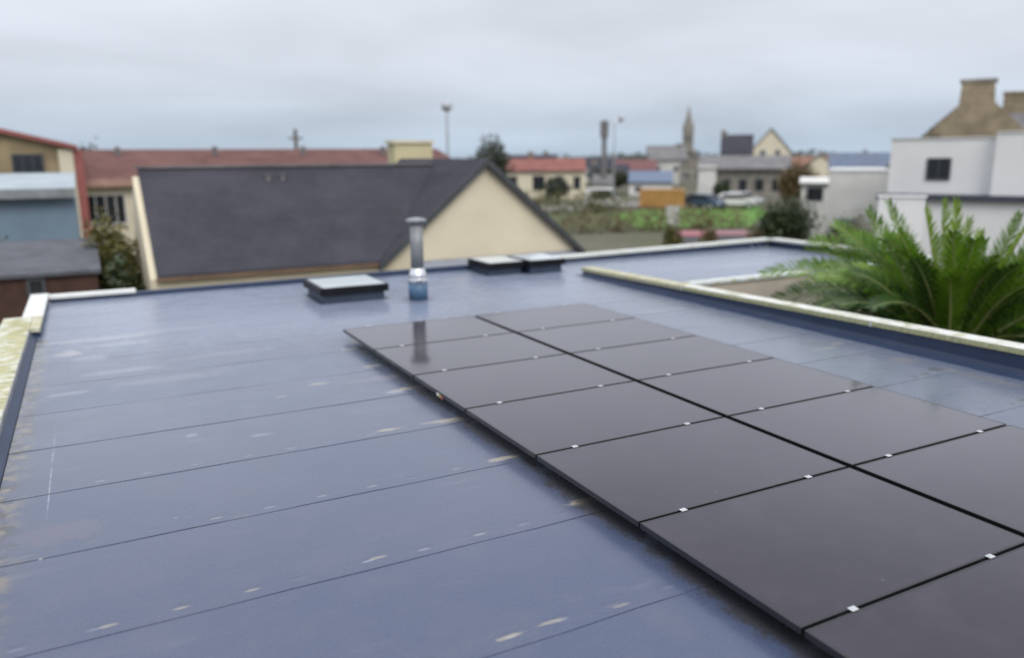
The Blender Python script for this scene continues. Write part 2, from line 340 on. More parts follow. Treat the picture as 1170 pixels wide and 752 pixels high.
# membrane: welded rolls lapped like shallow steps
mb = MB(); ys = [SEAM0+PITCHY*k for k in range(-6, 12)]
def strip(x0, x1, y0, y1, first):
    nx = max(1, int((x1-x0)/.35))
    lo = [mb.bm.verts.new((x0+(x1-x0)*i/nx, y0+.004*math.sin(i*2.3+y0*3), (.0030 if y0 < 7 else .0012) + (0.0008*math.sin(i*1.7+y0*5)))) for i in range(nx+1)]
    hi = [mb.bm.verts.new((x0+(x1-x0)*i/nx, y1+.009, 0)) for i in range(nx+1)]
    bt = [mb.bm.verts.new((x0+(x1-x0)*i/nx, y0+.004*math.sin(i*2.3+y0*3), -.001)) for i in range(nx+1)]
    for i in range(nx):
        mb.bm.faces.new((lo[i], lo[i+1], hi[i+1], hi[i])); mb.bm.faces.new((bt[i], bt[i+1], lo[i+1], lo[i]))
for k in range(len(ys)-1):
    y0, y1 = ys[k], min(ys[k+1], 13.66)
    if y0 >= 13.66: break
    x0 = -.70 if y0 < 10.3 else -.70
    for (a, b, xr) in ((y0, y1, None),):
        strip(x0, 7.70, a, b, True)
        if b > 9.5: strip(7.70, 13.84, max(a, 9.5), b, True)
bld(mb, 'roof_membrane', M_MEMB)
# right parapet, height falls away towards the far end with the roof fall
def rz_(Y): return .338-.0172*Y
def ramp_box(mb, x0, x1, y0, y1, zb0, zb1, zt0, zt1):
    v = [mb.bm.verts.new(p) for p in ((x0, y0, zb0), (x1, y0, zb0), (x1, y1, zb1), (x0, y1, zb1), (x0, y0, zt0), (x1, y0, zt0), (x1, y1, zt1), (x0, y1, zt1))]
    for f in ((3, 2, 1, 0), (4, 5, 6, 7), (0, 1, 5, 4), (1, 2, 6, 5), (2, 3, 7, 6), (3, 0, 4, 7)): mb.bm.faces.new([v[i] for i in f])
    return mb
bld(ramp_box(MB(), 7.745, 7.90, -2.9, 12.0, -.02, -.02, rz_(-3)-.03, rz_(12)-.03), 'parapet_wall', M_UP)
# upstand skirt (welded fillet at the foot)
mb = MB()
prof = [(7.56, .002), (7.60, .006), (7.69, .010), (7.725, .03), (7.738, .06)]
rows = []
for y in (-2.9, 0, 3, 6, 9, 11.99):
    rows.append([mb.bm.verts.new((x, y, z)) for x, z in prof] + [mb.bm.verts.new((7.738, y, rz_(y)-.052))])
for a, b in zip(rows, rows[1:]):
    for i in range(len(a)-1): mb.bm.faces.new((a[i], a[i+1], b[i+1], b[i]))
mb.poly([(7.738, 11.99, 0), (7.93, 11.99, 0), (7.93, 11.99, rz_(12)-.052), (7.738, 11.99, rz_(12)-.052)])
bld(mb, 'membrane_upstand', M_UP)
def cop_seg(y0, y1, mat, lab=None):
    mb = MB(); z0, z1 = rz_(y0), rz_(y1)
    ramp_box(mb, 7.715, 7.955, y0, y1, z0-.012, z1-.012, z0, z1)          # top sheet
    ramp_box(mb, 7.715, 7.730, y0, y1, z0-.060, z1-.060, z0-.013, z1-.013)  # inner lip
    ramp_box(mb, 7.940, 7.955, y0, y1, z0-.060, z1-.060, z0-.013, z1-.013)
    o = bld(mb, 'coping', mat, bevel=.003)
    if lab: o['label'] = lab
cop_seg(9.25, 12.03, M_COP_R1, 'coping length with yellowed top and clean pale lip')
cop_seg(5.955, 9.244, M_COP_R2, 'white coping length with green algae on its lip')
cop_seg(2.9, 5.949, M_COP_R2); cop_seg(-3, 2.894, M_COP_R2)
def joint(y):
    z = rz_(y); mb = MB(); mb.box(7.709, 7.714, y-.012, y+.012, z-.062, z+.002).box(7.709, 7.73, y-.012, y+.012, z+.001, z+.004)
    bld(mb, 'joint_clip', M_ALU)
for y in (9.247, 5.952, 2.897): joint(y)
# far edge: white copings at both ends, dark membrane lip between
def far_z(X): return .095 + max(0, X-5)*.0107
mb = MB(); ramp = []
v = []
def xramp(x0, x1, y0, y1, zb0, zb1, zt0, zt1):
    m_ = MB(); vv = [m_.bm.verts.new(p) for p in ((x0, y0, zb0), (x1, y0, zb1), (x1, y1, zb1), (x0, y1, zb0), (x0, y0, zt0), (x1, y0, zt1), (x1, y1, zt1), (x0, y1, zt0))]
    for f in ((3, 2, 1, 0), (4, 5, 6, 7), (0, 1, 5, 4), (1, 2, 6, 5), (2, 3, 7, 6), (3, 0, 4, 7)): m_.bm.faces.new([vv[i] for i in f])
    return m_
bld(xramp(-.645, 13.84, 13.62, 13.76, -.02, -.02, .055, .125), 'edge_upstand', M_UP)
bld(xramp(7.75, 13.90, 13.575, 13.80, .068, .134, .122, .190), 'coping', M_COP_FAR, bevel=.004)['label'] = 'long pale coping on the far right edge'
bld(MB().box(-.66, .52, 13.58, 13.80, .058, .104), 'coping', M_COP_CLEAN, bevel=.004)['label'] = 'clean white coping at the far left corner'
# wing edges
bld(MB().box(13.86, 14.0, 9.5, 13.6, -.02, .14), 'edge_upstand', M_UP)
bld(MB().box(13.80, 14.10, 9.28, 13.57, .142, .19), 'coping', M_COP_FAR, bevel=.004)
bld(MB().box(7.96, 13.79, 9.34, 9.43, -.028, .14), 'parapet_wall', M_RENDER)
bld(MB().box(7.96, 13.79, 9.432, 9.50, -.02, .14), 'edge_upstand', M_UP)
bld(MB().box(7.96, 10.0, 9.30, 9.52, .142, .19), 'coping', M_COP_MID, bevel=.004)
bld(MB().box(10.006, 13.79, 9.30, 9.52, .142, .19), 'coping', M_COP_MID, bevel=.004)
# left edge
bld(MB().prism([(-.96, -.02), (-.70, -.02), (-.705, .02), (-.775, .075), (-.775, .09), (-.96, .09)], 'y', -3, 11.74), 'edge_upstand', M_UP)
bld(MB().box(-.774, -.766, -3, 10.92, .055, .124), 'coping_lip', simple('grey_metal_lip', (.30, .31, .31), .5, .2, 4))
bld(MB().box(-.83, -.668, 10.97, 13.56, -.015, .070), 'edge_upstand', M_UP)
bld(MB().box(-1.10, -.775, -3, 6.2, .092, .126), 'coping', M_COP_HEAVY, bevel=.004)
bld(MB().box(-1.10, -.775, 6.206, 11.80, .092, .126), 'coping', M_COP_HEAVY, bevel=.004)['label'] = 'coping length streaked with yellow green algae'
bld(MB().box(-.90, -.665, 11.806, 13.80, .072, .122), 'coping', M_COP_CLEAN, bevel=.004)['label'] = 'clean white coping at the corner'
bld(MB().box(-.772, -.665, 10.93, 11.80, .072, .122), 'coping', m_coping('coping_yellow_patch', .8, alg=(.58, .54, .3)), bevel=.004)['label'] = 'short yellowed coping piece'
# skylights (parts of the building)
M_SKYG = simple('milky_skylight_glass', (.62, .68, .70), .12, .04, 2)
M_CURB = simple('blue_grey_curb', (.038, .055, .09), .45, .15, 5)
def skylight(x, y, w, d, hc, lab, rz=0):
    c = bld(MB().box(-w/2, w/2, -d/2, d/2, -.01, hc).box(-w/2-.06, w/2+.06, -d/2-.06, d/2+.06, -.004, .006), 'skylight', M_CURB, bevel=.006)
    c.location = (x, y, -GZ); c.rotation_euler.z = rz; c['label'] = lab
    W2, D2 = w/2+.055, d/2+.055
    m_ = MB(); t = .085
    z0, z1 = hc-.045, hc+.065
    m_.box(-W2, W2, -D2, -D2+t, z0, z1).box(-W2, W2, D2-t, D2, z0, z1).box(-W2, -W2+t, -D2+t, D2-t, z0, z1).box(W2-t, W2, -D2+t, D2-t, z0, z1)
    m_.build('frame', M_BLACK, c, bevel=.006)
    MB().box(-W2+.05, W2-.05, -D2+.02, D2-.05, z1+.002, z1+.012).build('glass_pane', M_SKYG, c, bevel=.003)
skylight(3.36, 11.90, .93, .92, .17, 'wide skylight with milky pane at the left')
skylight(6.55, 13.10, .66, .74, .16, 'skylight left of the far pair')
skylight(7.30, 12.93, .66, .74, .18, 'skylight right of the far pair')
M_FLUE = simple('dull_flue_metal', (.24, .25, .26), .55, .15, 5, metal=.2)
# flue (part of the building)
fl = bld(MB().lathe([(.142, 0), (.142, .27)], seg=32), 'flue_pipe', M_BLUEP, smooth=False); fl.location = (4.24, 11.10, -GZ)
for p in fl.data.polygons: p.use_smooth = len(p.vertices) == 4
def sm(o):
    for p in o.data.polygons: p.use_smooth = len(p.vertices) == 4
    return o
sm(MB().lathe([(.150, .268), (.152, .325), (.148, .33)], seg=32).build('clamp_band', M_ALU, fl))
sm(MB().lathe([(.147, .331), (.125, .40), (.104, .46), (.098, .475)], seg=32).build('flue_cone', M_ALU, fl))
sm(MB().lathe([(.095, .476), (.095, 1.13)], seg=32).build('flue_stack', M_FLUE, fl))
sm(MB().lathe([(.12, 1.13), (.125, 1.16), (.155, 1.165), (.16, 1.185), (.12, 1.21), (.03, 1.225)], seg=32).build('flue_cap', M_FLUE, fl))
for a in (-1.95, -1.65): MB().box(.152*math.cos(a)-.010, .152*math.cos(a)+.010, .152*math.sin(a)-.014, .152*math.sin(a)+.005, .283, .317).build('band_screw', M_BLACK, fl)
m_ = MB()
for i in range(32):
    pass
m_.lathe([(.23, 0.004), (.22, .008), (.146, .012)], seg=32)
m_.build('membrane_collar', M_MEMB, fl).location.z = 0
# drain fixings in the far right corner of the wing
for q in ((13.25, 13.29, 13.50, 13.56, .0, .07), (13.45, 13.49, 13.48, 13.56, .0, .05), (13.62, 13.66, 13.40, 13.5, 0, .06)):
    bld(MB().box(*q), 'drain_fixing', M_STEEL)
# ------------------------------------------------------------------ solar panels
def m_panel():
    g = NG('solar_glass'); X, Y, Z = g.xyz()
    n = g.noise(1.3, 4); fine = g.noise(35, 3)
    gx = g.math('ABSOLUTE', g.math('SUBTRACT', g.math('FRACT', g.math('MULTIPLY', X, 6.06)), .5)); gy = g.math('ABSOLUTE', g.math('SUBTRACT', g.math('FRACT', g.math('MULTIPLY', Y, 11.0)), .5))
    grid = g.math('MAXIMUM', g.ramp(gx, .485, .495), g.ramp(gy, .48, .49))
    c = g.mix(g.ramp(n, .3, .7), (.007, .004, .010), (.011, .007, .015)); c = g.mix(g.math('MULTIPLY', grid, .4), c, (.028, .026, .032))
    vo = g.N.new('ShaderNodeTexVoronoi'); vo.inputs['Scale'].default_value = 4.5; g.L.new(g.obj, vo.inputs['Vector'])
    vc = g.xyz(vo.outputs['Color'])
    sp_ = g.math('MULTIPLY', g.ramp(vo.outputs['Distance'], .015, .05, 1, 0), g.math('GREATER_THAN', vc[0], .72))
    c = g.mix(g.math('MULTIPLY', sp_, .4), c, (.25, .24, .24))
    dust = g.noise(2.2, 6, .7); c = g.mix(g.ramp(dust, .47, .72, 0, .07), c, (.16, .14, .17))
    g.b.inputs['Coat Weight'].default_value = .54; g.b.inputs['Coat Roughness'].default_value = .06; g.b.inputs['Specular Tint'].default_value = (.97, .91, 1, 1); g.b.inputs['Coat Tint'].default_value = (1, .97, 1, 1); g.b.inputs['Sheen Weight'].default_value = .06; g.b.inputs['Sheen Roughness'].default_value = .3; g.b.inputs['Sheen Tint'].default_value = (.95, .88, 1, 1)
    return g.out(c, g.ramp(dust, .3, .7, .09, .16), 0, .5)
M_PAN = m_panel()
M_PFR = simple('black_anodised_frame', (.012, .012, .014), .28, .1, 8, metal=0, spec=.8)
PW, PD, PT, TOP = 1.660, 1.134, .035, .12
def make_panel():
    r = empty('solar_panel')
    m_ = MB(); lip = .012
    m_.box(0, PW, -lip, 0, -PT, 0).box(0, PW, -PD, -PD+lip, -PT, 0).box(0, lip, -PD+lip, -lip, -PT, 0).box(PW-lip, PW, -PD+lip, -lip, -PT, 0)
    m_.build('frame', M_PFR, r, bevel=.003)
    MB().box(lip, PW-lip, -PD+lip, -lip, -.008, -.0012).build('glass', M_PAN, r)
    MB().box(.02, PW-.02, -PD+.02, -.02, -.016, -.010).build('backsheet', M_BLACK, r)
    return r
M_CLAMP = simple('clamp_aluminium', (.62, .63, .65), .45, .1, 20, metal=.5)
CLX = {0: (.31, 1.30), 1: (.335, 1.32)}
def clamp_mb(x, y, end=False):
    m_ = MB()
    if not end:
        m_.box(x-.020, x+.020, y-.015, y+.015, .0015, .0055).lathe([(.008, .0055), (.008, .010)], x, y, 8)
    else:
        m_.box(x-.024, x+.024, y-.016, y+.022, .0015, .0055).box(x-.024, x+.024, y+.003, y+.007, -.04, .0014).box(x-.02, x+.02, y+.008, y+.06, -.068, -.045)
    return m_
proto = make_panel(); ORD = ['first', 'second', 'third', 'fourth', 'fifth', 'sixth', 'seventh']
frame_x = (2.50, 4.212)
first = True
for c in range(2):
    for r in range(7):
        if first: p = proto; first = False
        else:
            p = proto.copy(); COL.objects.link(p)
            for ch in list(proto.children):
                if ch.name.startswith('clamp'): continue
                q = ch.copy(); COL.objects.link(q); q.parent = p
        p.location = (frame_x[c], 9.0517-1.154*r-.01, TOP)
        side = 'left' if c == 0 else 'right'
        if r == 0: lab = f'black solar panel at the far end of the {side} column' + (', nearest the flue' if c == 0 else ', nearest the parapet end')
        elif r == 6: lab = f'black solar panel cut off by the photo bottom, nearest of the {side} column' if c == 0 else 'black solar panel at the lower right photo edge, nearest of the right column'
        else: lab = f'black solar panel, {ORD[r]} from the far end of the {side} column'
        tag(p, lab, 'solar panel', 'solar panels laid flat in two columns on the roof')
for p in [o for o in COL.objects if o.name.startswith('solar_panel')]:
    c = 0 if p.location.x < 3 else 1; r = round((9.0417-p.location.y)/1.154)
    for x in CLX[c]:
        if r == 0: clamp_mb(x, .0, True).build('clamp', M_CLAMP, p)
        clamp_mb(x, -PD-.01).build('clamp', M_CLAMP, p)
# coloured cable tags on the side of the third left panel
for p in [o for o in COL.objects if o.name.startswith('solar_panel')]:
    if p.location.x < 3 and round((9.0417-p.location.y)/1.154) == 2:
        MB().box(-.010, -.001, -.60, -.575, -.04, -.016).build('cable_tag', M_FRAMEW, p)
        MB().box(-.010, -.001, -.645, -.615, -.044, -.022).build('cable_tag', simple('yellow_tag', (.42, .37, .12), .5), p)
        MB().box(-.010, -.001, -.69, -.665, -.046, -.024).build('cable_tag', simple('red_tag', (.40, .10, .10), .5), p)
# rails
for i, x in enumerate((2.81, 3.80, 4.54, 5.525)):
    r = empty('mounting_rail', (x, 4.9, 0), 0, f'aluminium rail under the {"left" if i < 2 else "right"} solar panel column, {["leftmost", "second from left", "third from left", "rightmost"][i]} of four', 'rail', 'rails under the solar panels')
    MB().box(-.02, .02, -4.9, 4.20, .045, .084).build('rail', M_ALU, r)
    for k in range(8):
        MB().box(-.05, .05, -4.7+k*1.24-.06, -4.7+k*1.24+.06, .004, .044).build('foot', M_RUBBER, r)
# ------------------------------------------------------------------ foliage
def leaf_cloud(mb, c, r, n, size, rng, hollow=.55):
    for _ in range(n):
        d = Vector((rng.gauss(0, 1), rng.gauss(0, 1), rng.gauss(0, 1))).normalized(); k = hollow+(1-hollow)*rng.random()
        lump = 1+.18*math.sin(d.x*5+c[0])*math.cos(d.y*6+c[1])+.12*math.sin(d.z*9)
        p = Vector((c[0]+d.x*r[0]*k*lump, c[1]+d.y*r[1]*k*lump, c[2]+d.z*r[2]*k*lump))
        a = Vector((rng.uniform(-1, 1), rng.uniform(-1, 1), rng.uniform(-.6, .6))).normalized()*size*rng.uniform(.6, 1.3)
        b = a.orthogonal().normalized(); b.rotate(Matrix.Rotation(rng.uniform(0, 6.28), 3, a.normalized())); b *= size*.5
        mb.poly([p-a, p+b, p+a, p-b])
def bush(name, label, cat, loc, rs, mat, n=1400, size=.12, seed=1, lumps=6, trunk=True, group=None):
    """loc = ground point; rs = (rx, ry, height)"""
    rng = random.Random(seed); t = empty(name, loc, 0, label, cat, group); rx, ry, h = rs; m_ = MB()
    for i in range(lumps):
        a = rng.uniform(0, 6.28); q = rng.uniform(.1, .55); s = rng.uniform(.42, .65)
        zc = h*(rng.uniform(.42, .70))
        leaf_cloud(m_, (math.cos(a)*rx*q, math.sin(a)*ry*q, zc), (rx*s, ry*s, h*s*.6), int(2.6*n)//lumps, size*.85, rng, .25)
    m_.build('foliage', mat, t)
    if trunk:
        m2 = MB(); m2.tube([(0, 0, 0), (.03, 0, h*.3), (.0, .05, h*.6)], [h*.035, h*.028, h*.012], 7)
        for i in range(4):
            a = i*1.6+.3; m2.tube([(0, 0, h*.25), (math.cos(a)*rx*.25, math.sin(a)*ry*.25, h*.5), (math.cos(a)*rx*.45, math.sin(a)*ry*.45, h*.7)], [h*.018, h*.013, h*.006], 5)
        m2.build('trunk', M_BARK, t)
    return t
# ------------------------------------------------------------------ palm
M_FROND = m_leaf('palm_leaflets', (.045, .12, .010), (.15, .27, .020), .36, .2)
M_FRONDL = m_leaf('young_palm_leaflets', (.13, .23, .018), (.24, .36, .035), .42, .3)
M_FRONDD = m_leaf('old_palm_leaflets', (.018, .05, .010), (.05, .11, .018), .45, .15)
M_RACH = simple('palm_rachis', (.20, .22, .08), .6, .2, 5)
PB = Vector((10.15, 6.55, -.85))
palm = empty('palm_tree', (PB.x, PB.y, GZ), 0, 'bushy green palm tree with arching feathery fronds behind the right parapet', 'palm tree')
PO = Vector((PB.x, PB.y, GZ))
# plan basis at the palm: right across the view, and depth
vb = math.atan2(PB.x, PB.y); RT = Vector((math.cos(vb), -math.sin(vb), 0)); DP = Vector((math.sin(vb), math.cos(vb), 0))
def frond(tip, arch, width, mat, vee=.35, n=62, droop=.25, seed=0, side_bias=0):
    rng = random.Random(seed); B0 = PB+Vector((rng.uniform(-.1, .1), rng.uniform(-.1, .1), rng.uniform(-.1, .15))); T = Vector(tip)
    mid = (B0+T)/2+Vector((0, 0, arch))
    def P(t): return B0*(1-t)**2+mid*2*t*(1-t)+T*t*t
    m_ = MB(); K = 14; pts = [P(i/K)-PO for i in range(K+1)]
    m_.tube(pts, [.022*(1-.85*i/K)+.002 for i in range(K+1)], 6); rach = m_
    lat = abs((T-B0).dot(RT)); up0 = Vector((rng.uniform(-.12, .12), rng.uniform(-.12, .12), 1)) - DP*(min(1.3, lat*.65)*(1 if rng.random() < .8 else -.6))
    lm = MB()
    for i in range(n):
        t = .14+.86*(i/(n-1)); p = P(t); tg = (P(min(1, t+.01))-P(t-.01)).normalized()
        s = tg.cross(up0)
        if s.length < .15: s = tg.cross(Vector((.3, -1, .2)))
        s.normalize(); u = s.cross(tg).normalized()
        env = math.sin(math.pi*min(1, (t-.08)*.93))**.55*(1-.45*t**3)
        L = .88*width*env*rng.uniform(.88, 1.08)
        for sg in (-1, 1):
            ang = math.radians(62-26*t+rng.uniform(-11, 11))
            v_ = vee+rng.uniform(-.12, .12)
            d = (tg*math.cos(ang)+(s*sg*math.cos(v_)+u*math.sin(v_))*math.sin(ang)).normalized()
            wv = tg.cross(d).cross(d).normalized()*.0125 if False else (tg-d*tg.dot(d)).normalized()*(.0075+.003*rng.random())
            a = p; b = p+d*L*.5; e = p+d*L+Vector((0, 0, -.5*droop*L*rng.uniform(.5, 1.2)))
            b = b+Vector((0, 0, -droop*L*.12))
            v = [lm.bm.verts.new(q-PO) for q in (a-wv*.6, a+wv*.6, b+wv, b-wv, e)]
            lm.bm.faces.new((v[0], v[1], v[2], v[3])); lm.bm.faces.new((v[3], v[2], v[4]))
    fo = lm.build('frond', mat, palm)
    rach.build('rachis', M_RACH, fo)
def tipat(u, z, dp): q = Vector((PB.x, PB.y, 0))+RT*u+DP*dp; return (q.x, q.y, z)
FR = [ # u, z, depth, arch, width, mat, vee, droop
 (-2.45, .42, -.35, 1.00, .44, 0, .35, .25), (-1.95, 1.02, .45, .80, .44, 0, .3, .2), (-1.6, 1.42, .1, .55, .42, 0, .35, .2), (-1.15, 1.72, -.2, .35, .40, 0, .5, .12),
 (-.95, 1.85, .3, .2, .36, 0, .6, .1), (-.50, 1.72, .5, .25, .34, 1, .8, .05), (-.28, 1.90, .1, .1, .34, 1, .85, .05), (-.12, 1.93, -.1, .1, .36, 1, .8, .05), (.05, 1.55, .3, .1, .34, 1, .8, .05),
 (.62, 1.66, .4, .25, .36, 0, .7, .08), (.75, 1.68, .1, .15, .18, 1, .9, .05), (1.05, 1.55, -.1, .35, .40, 0, .6, .12), (1.15, 1.42, .4, .4, .38, 0, .55, .12), (1.50, 1.12, .1, .55, .42, 0, .45, .2),
 (1.85, .95, -.3, .8, .42, 0, .35, .25), (2.2, .75, .3, .9, .44, 0, .3, .25), (2.1, .35, -.8, 1.0, .44, 2, .3, .25), (-1.7, .0, -1.0, 1.0, .42, 2, .3, .3), (-1.2, .65, -.9, .8, .42, 2, .3, .3),
 (-.5, .95, -1.0, .6, .42, 2, .35, .2), (.6, .95, -1.0, .6, .42, 2, .35, .2), (1.3, .7, -.9, .8, .42, 2, .3, .3), (-1.2, .75, -.7, .9, .30, 0, .3, .35), (.4, .95, -.9, .75, .36, 0, .5, .25), (-.45, 1.0, -.8, .8, .36, 0, .5, .25),
 (1.6, .55, -.6, .9, .42, 0, .35, .25), (-2.2, .1, .4, .9, .42, 2, .3, .3), (-1.5, .6, 1.0, .9, .42, 2, .3, .3), (2.3, .2, .6, .9, .42, 2, .3, .3), (.9, .9, 1.1, .9, .42, 2, .35, .25), (-.3, 1.1, 1.1, .8, .42, 2, .4, .2),
 (-2.3, -.5, -.3, .8, .42, 2, .3, .35), (-1.4, -.4, -1.1, .9, .42, 2, .3, .35), (1.4, -.4, -1.3, .9, .42, 2, .3, .35), (2.4, -.3, -.4, .9, .42, 2, .3, .35),
 (.25, 1.25, -.3, .4, .34, 0, .7, .12), (-.75, 1.35, -.3, .45, .36, 0, .6, .15), (.9, 1.2, -.5, .55, .36, 0, .5, .2), (1.3, .8, -.9, .8, .40, 0, .35, .25), (-.1, .7, -1.1, .9, .4, 0, .4, .3), (-1.75, .62, -.2, .95, .34, 0, .3, .3),
 (.2, 1.3, .5, .35, .36, 1, .7, .1), (-1.3, 1.15, .6, .7, .4, 0, .4, .2), (1.7, .4, .9, .9, .4, 2, .3, .3), (2.7, .9, -.1, .8, .42, 0, .3, .25), (2.9, .45, -.5, .9, .42, 2, .3, .25)]
FR = [(u, .4+(z-.4)*.70 if z > .4 else z, dp, ar*(1.0 if abs(u) > 1.2 else .7), w, mt, ve, dr) for (u, z, dp, ar, w, mt, ve, dr) in FR]
prg = random.Random(5)
for (u, z, dp) in ((-2.0, -.1, -.9), (-2.35, .0, .1), (-1.75, .25, -.6), (-1.3, .15, -1.0), (-1.9, .75, -.1), (-1.45, .95, .3), (-.9, .2, -1.3), (-2.1, .45, .6), (-1.6, .5, -1.0), (.1, .75, -1.2), (.9, .6, -1.2), (1.6, .4, -1.0), (2.0, .5, -.6)):
    FR.append((u, z, dp, .75, .42, 2 if z < .3 else 0, .35, .2))
for k in range(36):      # inner and lower fronds filling the crown
    a = k*2.39996; el = prg.uniform(-.15, 1.15); L_ = prg.uniform(1.5, 2.15)
    u, dp = math.cos(a)*math.cos(el)*L_, math.sin(a)*math.cos(el)*L_
    if dp < -.9 and abs(u) < 1.1: el = 1.0; dp *= .5
    FR.append((u, PB.z+math.sin(el)*L_*.95+.2, dp, .35+.55*math.cos(el), .38, 2 if el < .8 else 0, .3+.3*el/1.15, .25))
for i, (u, z, dp, ar, w, mt, ve, dr) in enumerate(FR):
    frond(tipat(u, z, dp), ar, w, (M_FROND, M_FRONDL, M_FRONDD)[mt], ve, 66 if abs(u) > 1.15 else 84, dr, seed=i)
M_DEAD = m_leaf('dead_palm_leaflets', (.16, .10, .04), (.26, .18, .08), .7, .1)
for (u, z, dp) in ((-.7, -.5, -1.3), (1.2, -.45, -1.2), (-1.8, -.7, -.4), (.9, .75, .9)):
    frond(tipat(u, z, dp), .5, .36, M_DEAD, .4, 50, .5, seed=int(z*100)+300)
m_ = MB(); m_.tube([(0, 0, 0), (.02, .02, 1.0), (0, 0, PB.z-GZ+.05)], [.30, .26, .30], 14)
for k in range(60):
    a = k*2.4; z = .1+k*.037; m_.box(.26*math.cos(a)-.05, .26*math.cos(a)+.05, .26*math.sin(a)-.05, .26*math.sin(a)+.05, z, z+.09)
m_.build('trunk', M_BARK, palm)
bush('shrub', 'brown and green clipped shrub behind the palm by the wing roof', 'shrub', (17.0, 13.6, GZ), (1.05, 1.0, 3.75), m_leaf('brown_green_leaves', (.06, .07, .03), (.22, .19, .11)), 3200, .05, 5, 8)
bush('shrub', 'dense dark green shrub filling the bed under the palm fronds', 'shrub', (10.7, 5.7, GZ), (1.3, 1.7, 2.6), M_BUSHD, 4500, .07, 11, 10)
# ------------------------------------------------------------------ background houses
def add_window(par, x, z, w, h, y=0, frame=M_FRAMEW, bars=1):
    m_ = MB(); t = .06; Y0, Y1 = y-.05, y+.05
    m_.box(x-w/2, x+w/2, Y0, Y1, z-h/2, z-h/2+t).box(x-w/2, x+w/2, Y0, Y1, z+h/2-t, z+h/2).box(x-w/2, x-w/2+t, Y0, Y1, z-h/2+t, z+h/2-t).box(x+w/2-t, x+w/2, Y0, Y1, z-h/2+t, z+h/2-t)
    for b in range(bars):
        xb = x-w/2+w*(b+1)/(bars+1); m_.box(xb-.02, xb+.02, Y0+.01, Y1, z-h/2+t, z+h/2-t)
    f = m_.build('window', frame, par); MB().box(x-w/2+t, x+w/2-t, y-.02, y+.04, z-h/2+t, z+h/2-t).build('pane', M_DARKGL, f)
    return f
def add_door(par, x, z0, w, h, mat, y=0):
    d = MB().box(x-w/2, x+w/2, y-.04, y+.04, z0, z0+h).build('door', mat, par)
    MB().box(x+w/2-.14, x+w/2-.1, y-.09, y-.041, z0+h*.46, z0+h*.52).build('handle', M_STEEL, d)
def house(name, label, cat, loc, rz, w, d, eave, ridge, wm, rm, gable=False, wins=(), chims=(), door=None, z0=GZ, over=.25, frame=M_FRAMEW, group=None, lean=0):
    """local: facade at y=0 facing -y, x centred, z absolute"""
    t = empty(name, (loc[0], loc[1], z0), rz, label, cat, group); E_, R_ = eave-z0, ridge-z0
    if gable:
        MB().prism([(-w/2, 0), (w/2, 0), (w/2, E_), (0, R_), (-w/2, E_)], 'y', 0, d).build('wall', wm, t)
        sl_ = (R_-E_)/(w/2); o = over; th = .16
        pr = [(-w/2-o, E_-o*sl_), (0, R_), (w/2+o, E_-o*sl_), (w/2+o, E_-o*sl_+th), (0, R_+th*1.2), (-w/2-o, E_-o*sl_+th)]
        rf = MB().prism(pr, 'y', -.15, d+.15).build('roof', rm, t)
    else:
        MB().prism([(0, 0), (d, 0), (d, E_), (d/2, R_), (0, E_)], 'x', -w/2, w/2).build('wall', wm, t)
        sl_ = (R_-E_)/(d/2); o = over; th = .16
        pr = [(-o, E_-o*sl_), (d/2, R_), (d+o, E_-o*sl_), (d+o, E_-o*sl_+th), (d/2, R_+th*1.2), (-o, E_-o*sl_+th)]
        rf = MB().prism(pr, 'x', -w/2-.15, w/2+.15).build('roof', rm, t)
        MB().box(-w/2-.1, w/2+.1, -o-.10, -o-.003, E_-o*sl_-.02, E_-o*sl_+.09).build('gutter', M_FRAMED, t)
    for (x, y, cw, cd, zt, cm) in chims:
        c = MB().box(x-cw/2, x+cw/2, y-cd/2, y+cd/2, E_, zt-z0).box(x-cw/2-.06, x+cw/2+.06, y-cd/2-.06, y+cd/2+.06, zt-z0+.003, zt-z0+.12).build('chimney', cm, rf)
        MB().lathe([(.13, zt-z0+.125), (.10, zt-z0+.4)], x-cw/5, y, 10).build('chimney_pot', M_REDTRIM, c) if cw < 1.5 else None
    for (x, z, ww, wh) in wins: add_window(t, x, z-z0, ww, wh, 0, frame)
    if door: add_door(t, door[0], 0, .95, 2.1, door[1])
    return t
# -- slate house right behind the roof (T plan)
S = empty('slate_roofed_house', (6.2, 18.45, GZ), 0, 'cream rendered house with dark slate roof and wide front gable, just behind the flat roof', 'house')
z = lambda v: v-GZ
ox, oy = 6.2, 18.45
def sx(x): return x-ox
def syy(y): return y-oy
MB().prism([(syy(18.26), 0), (syy(23.9), 0), (syy(23.9), z(-.28)), (syy(21.15), z(1.69)), (syy(18.26), z(-.40))], 'x', sx(1.00), sx(6.16)).build('wall', M_CREAM, S)
MB().prism([(sx(6.17), 0), (sx(11.52), 0), (sx(11.52), z(-.32)), (sx(8.84), z(1.88)), (sx(6.17), z(-.32))], 'y', syy(18.28), syy(23.7)).build('wall', M_CREAM, S)
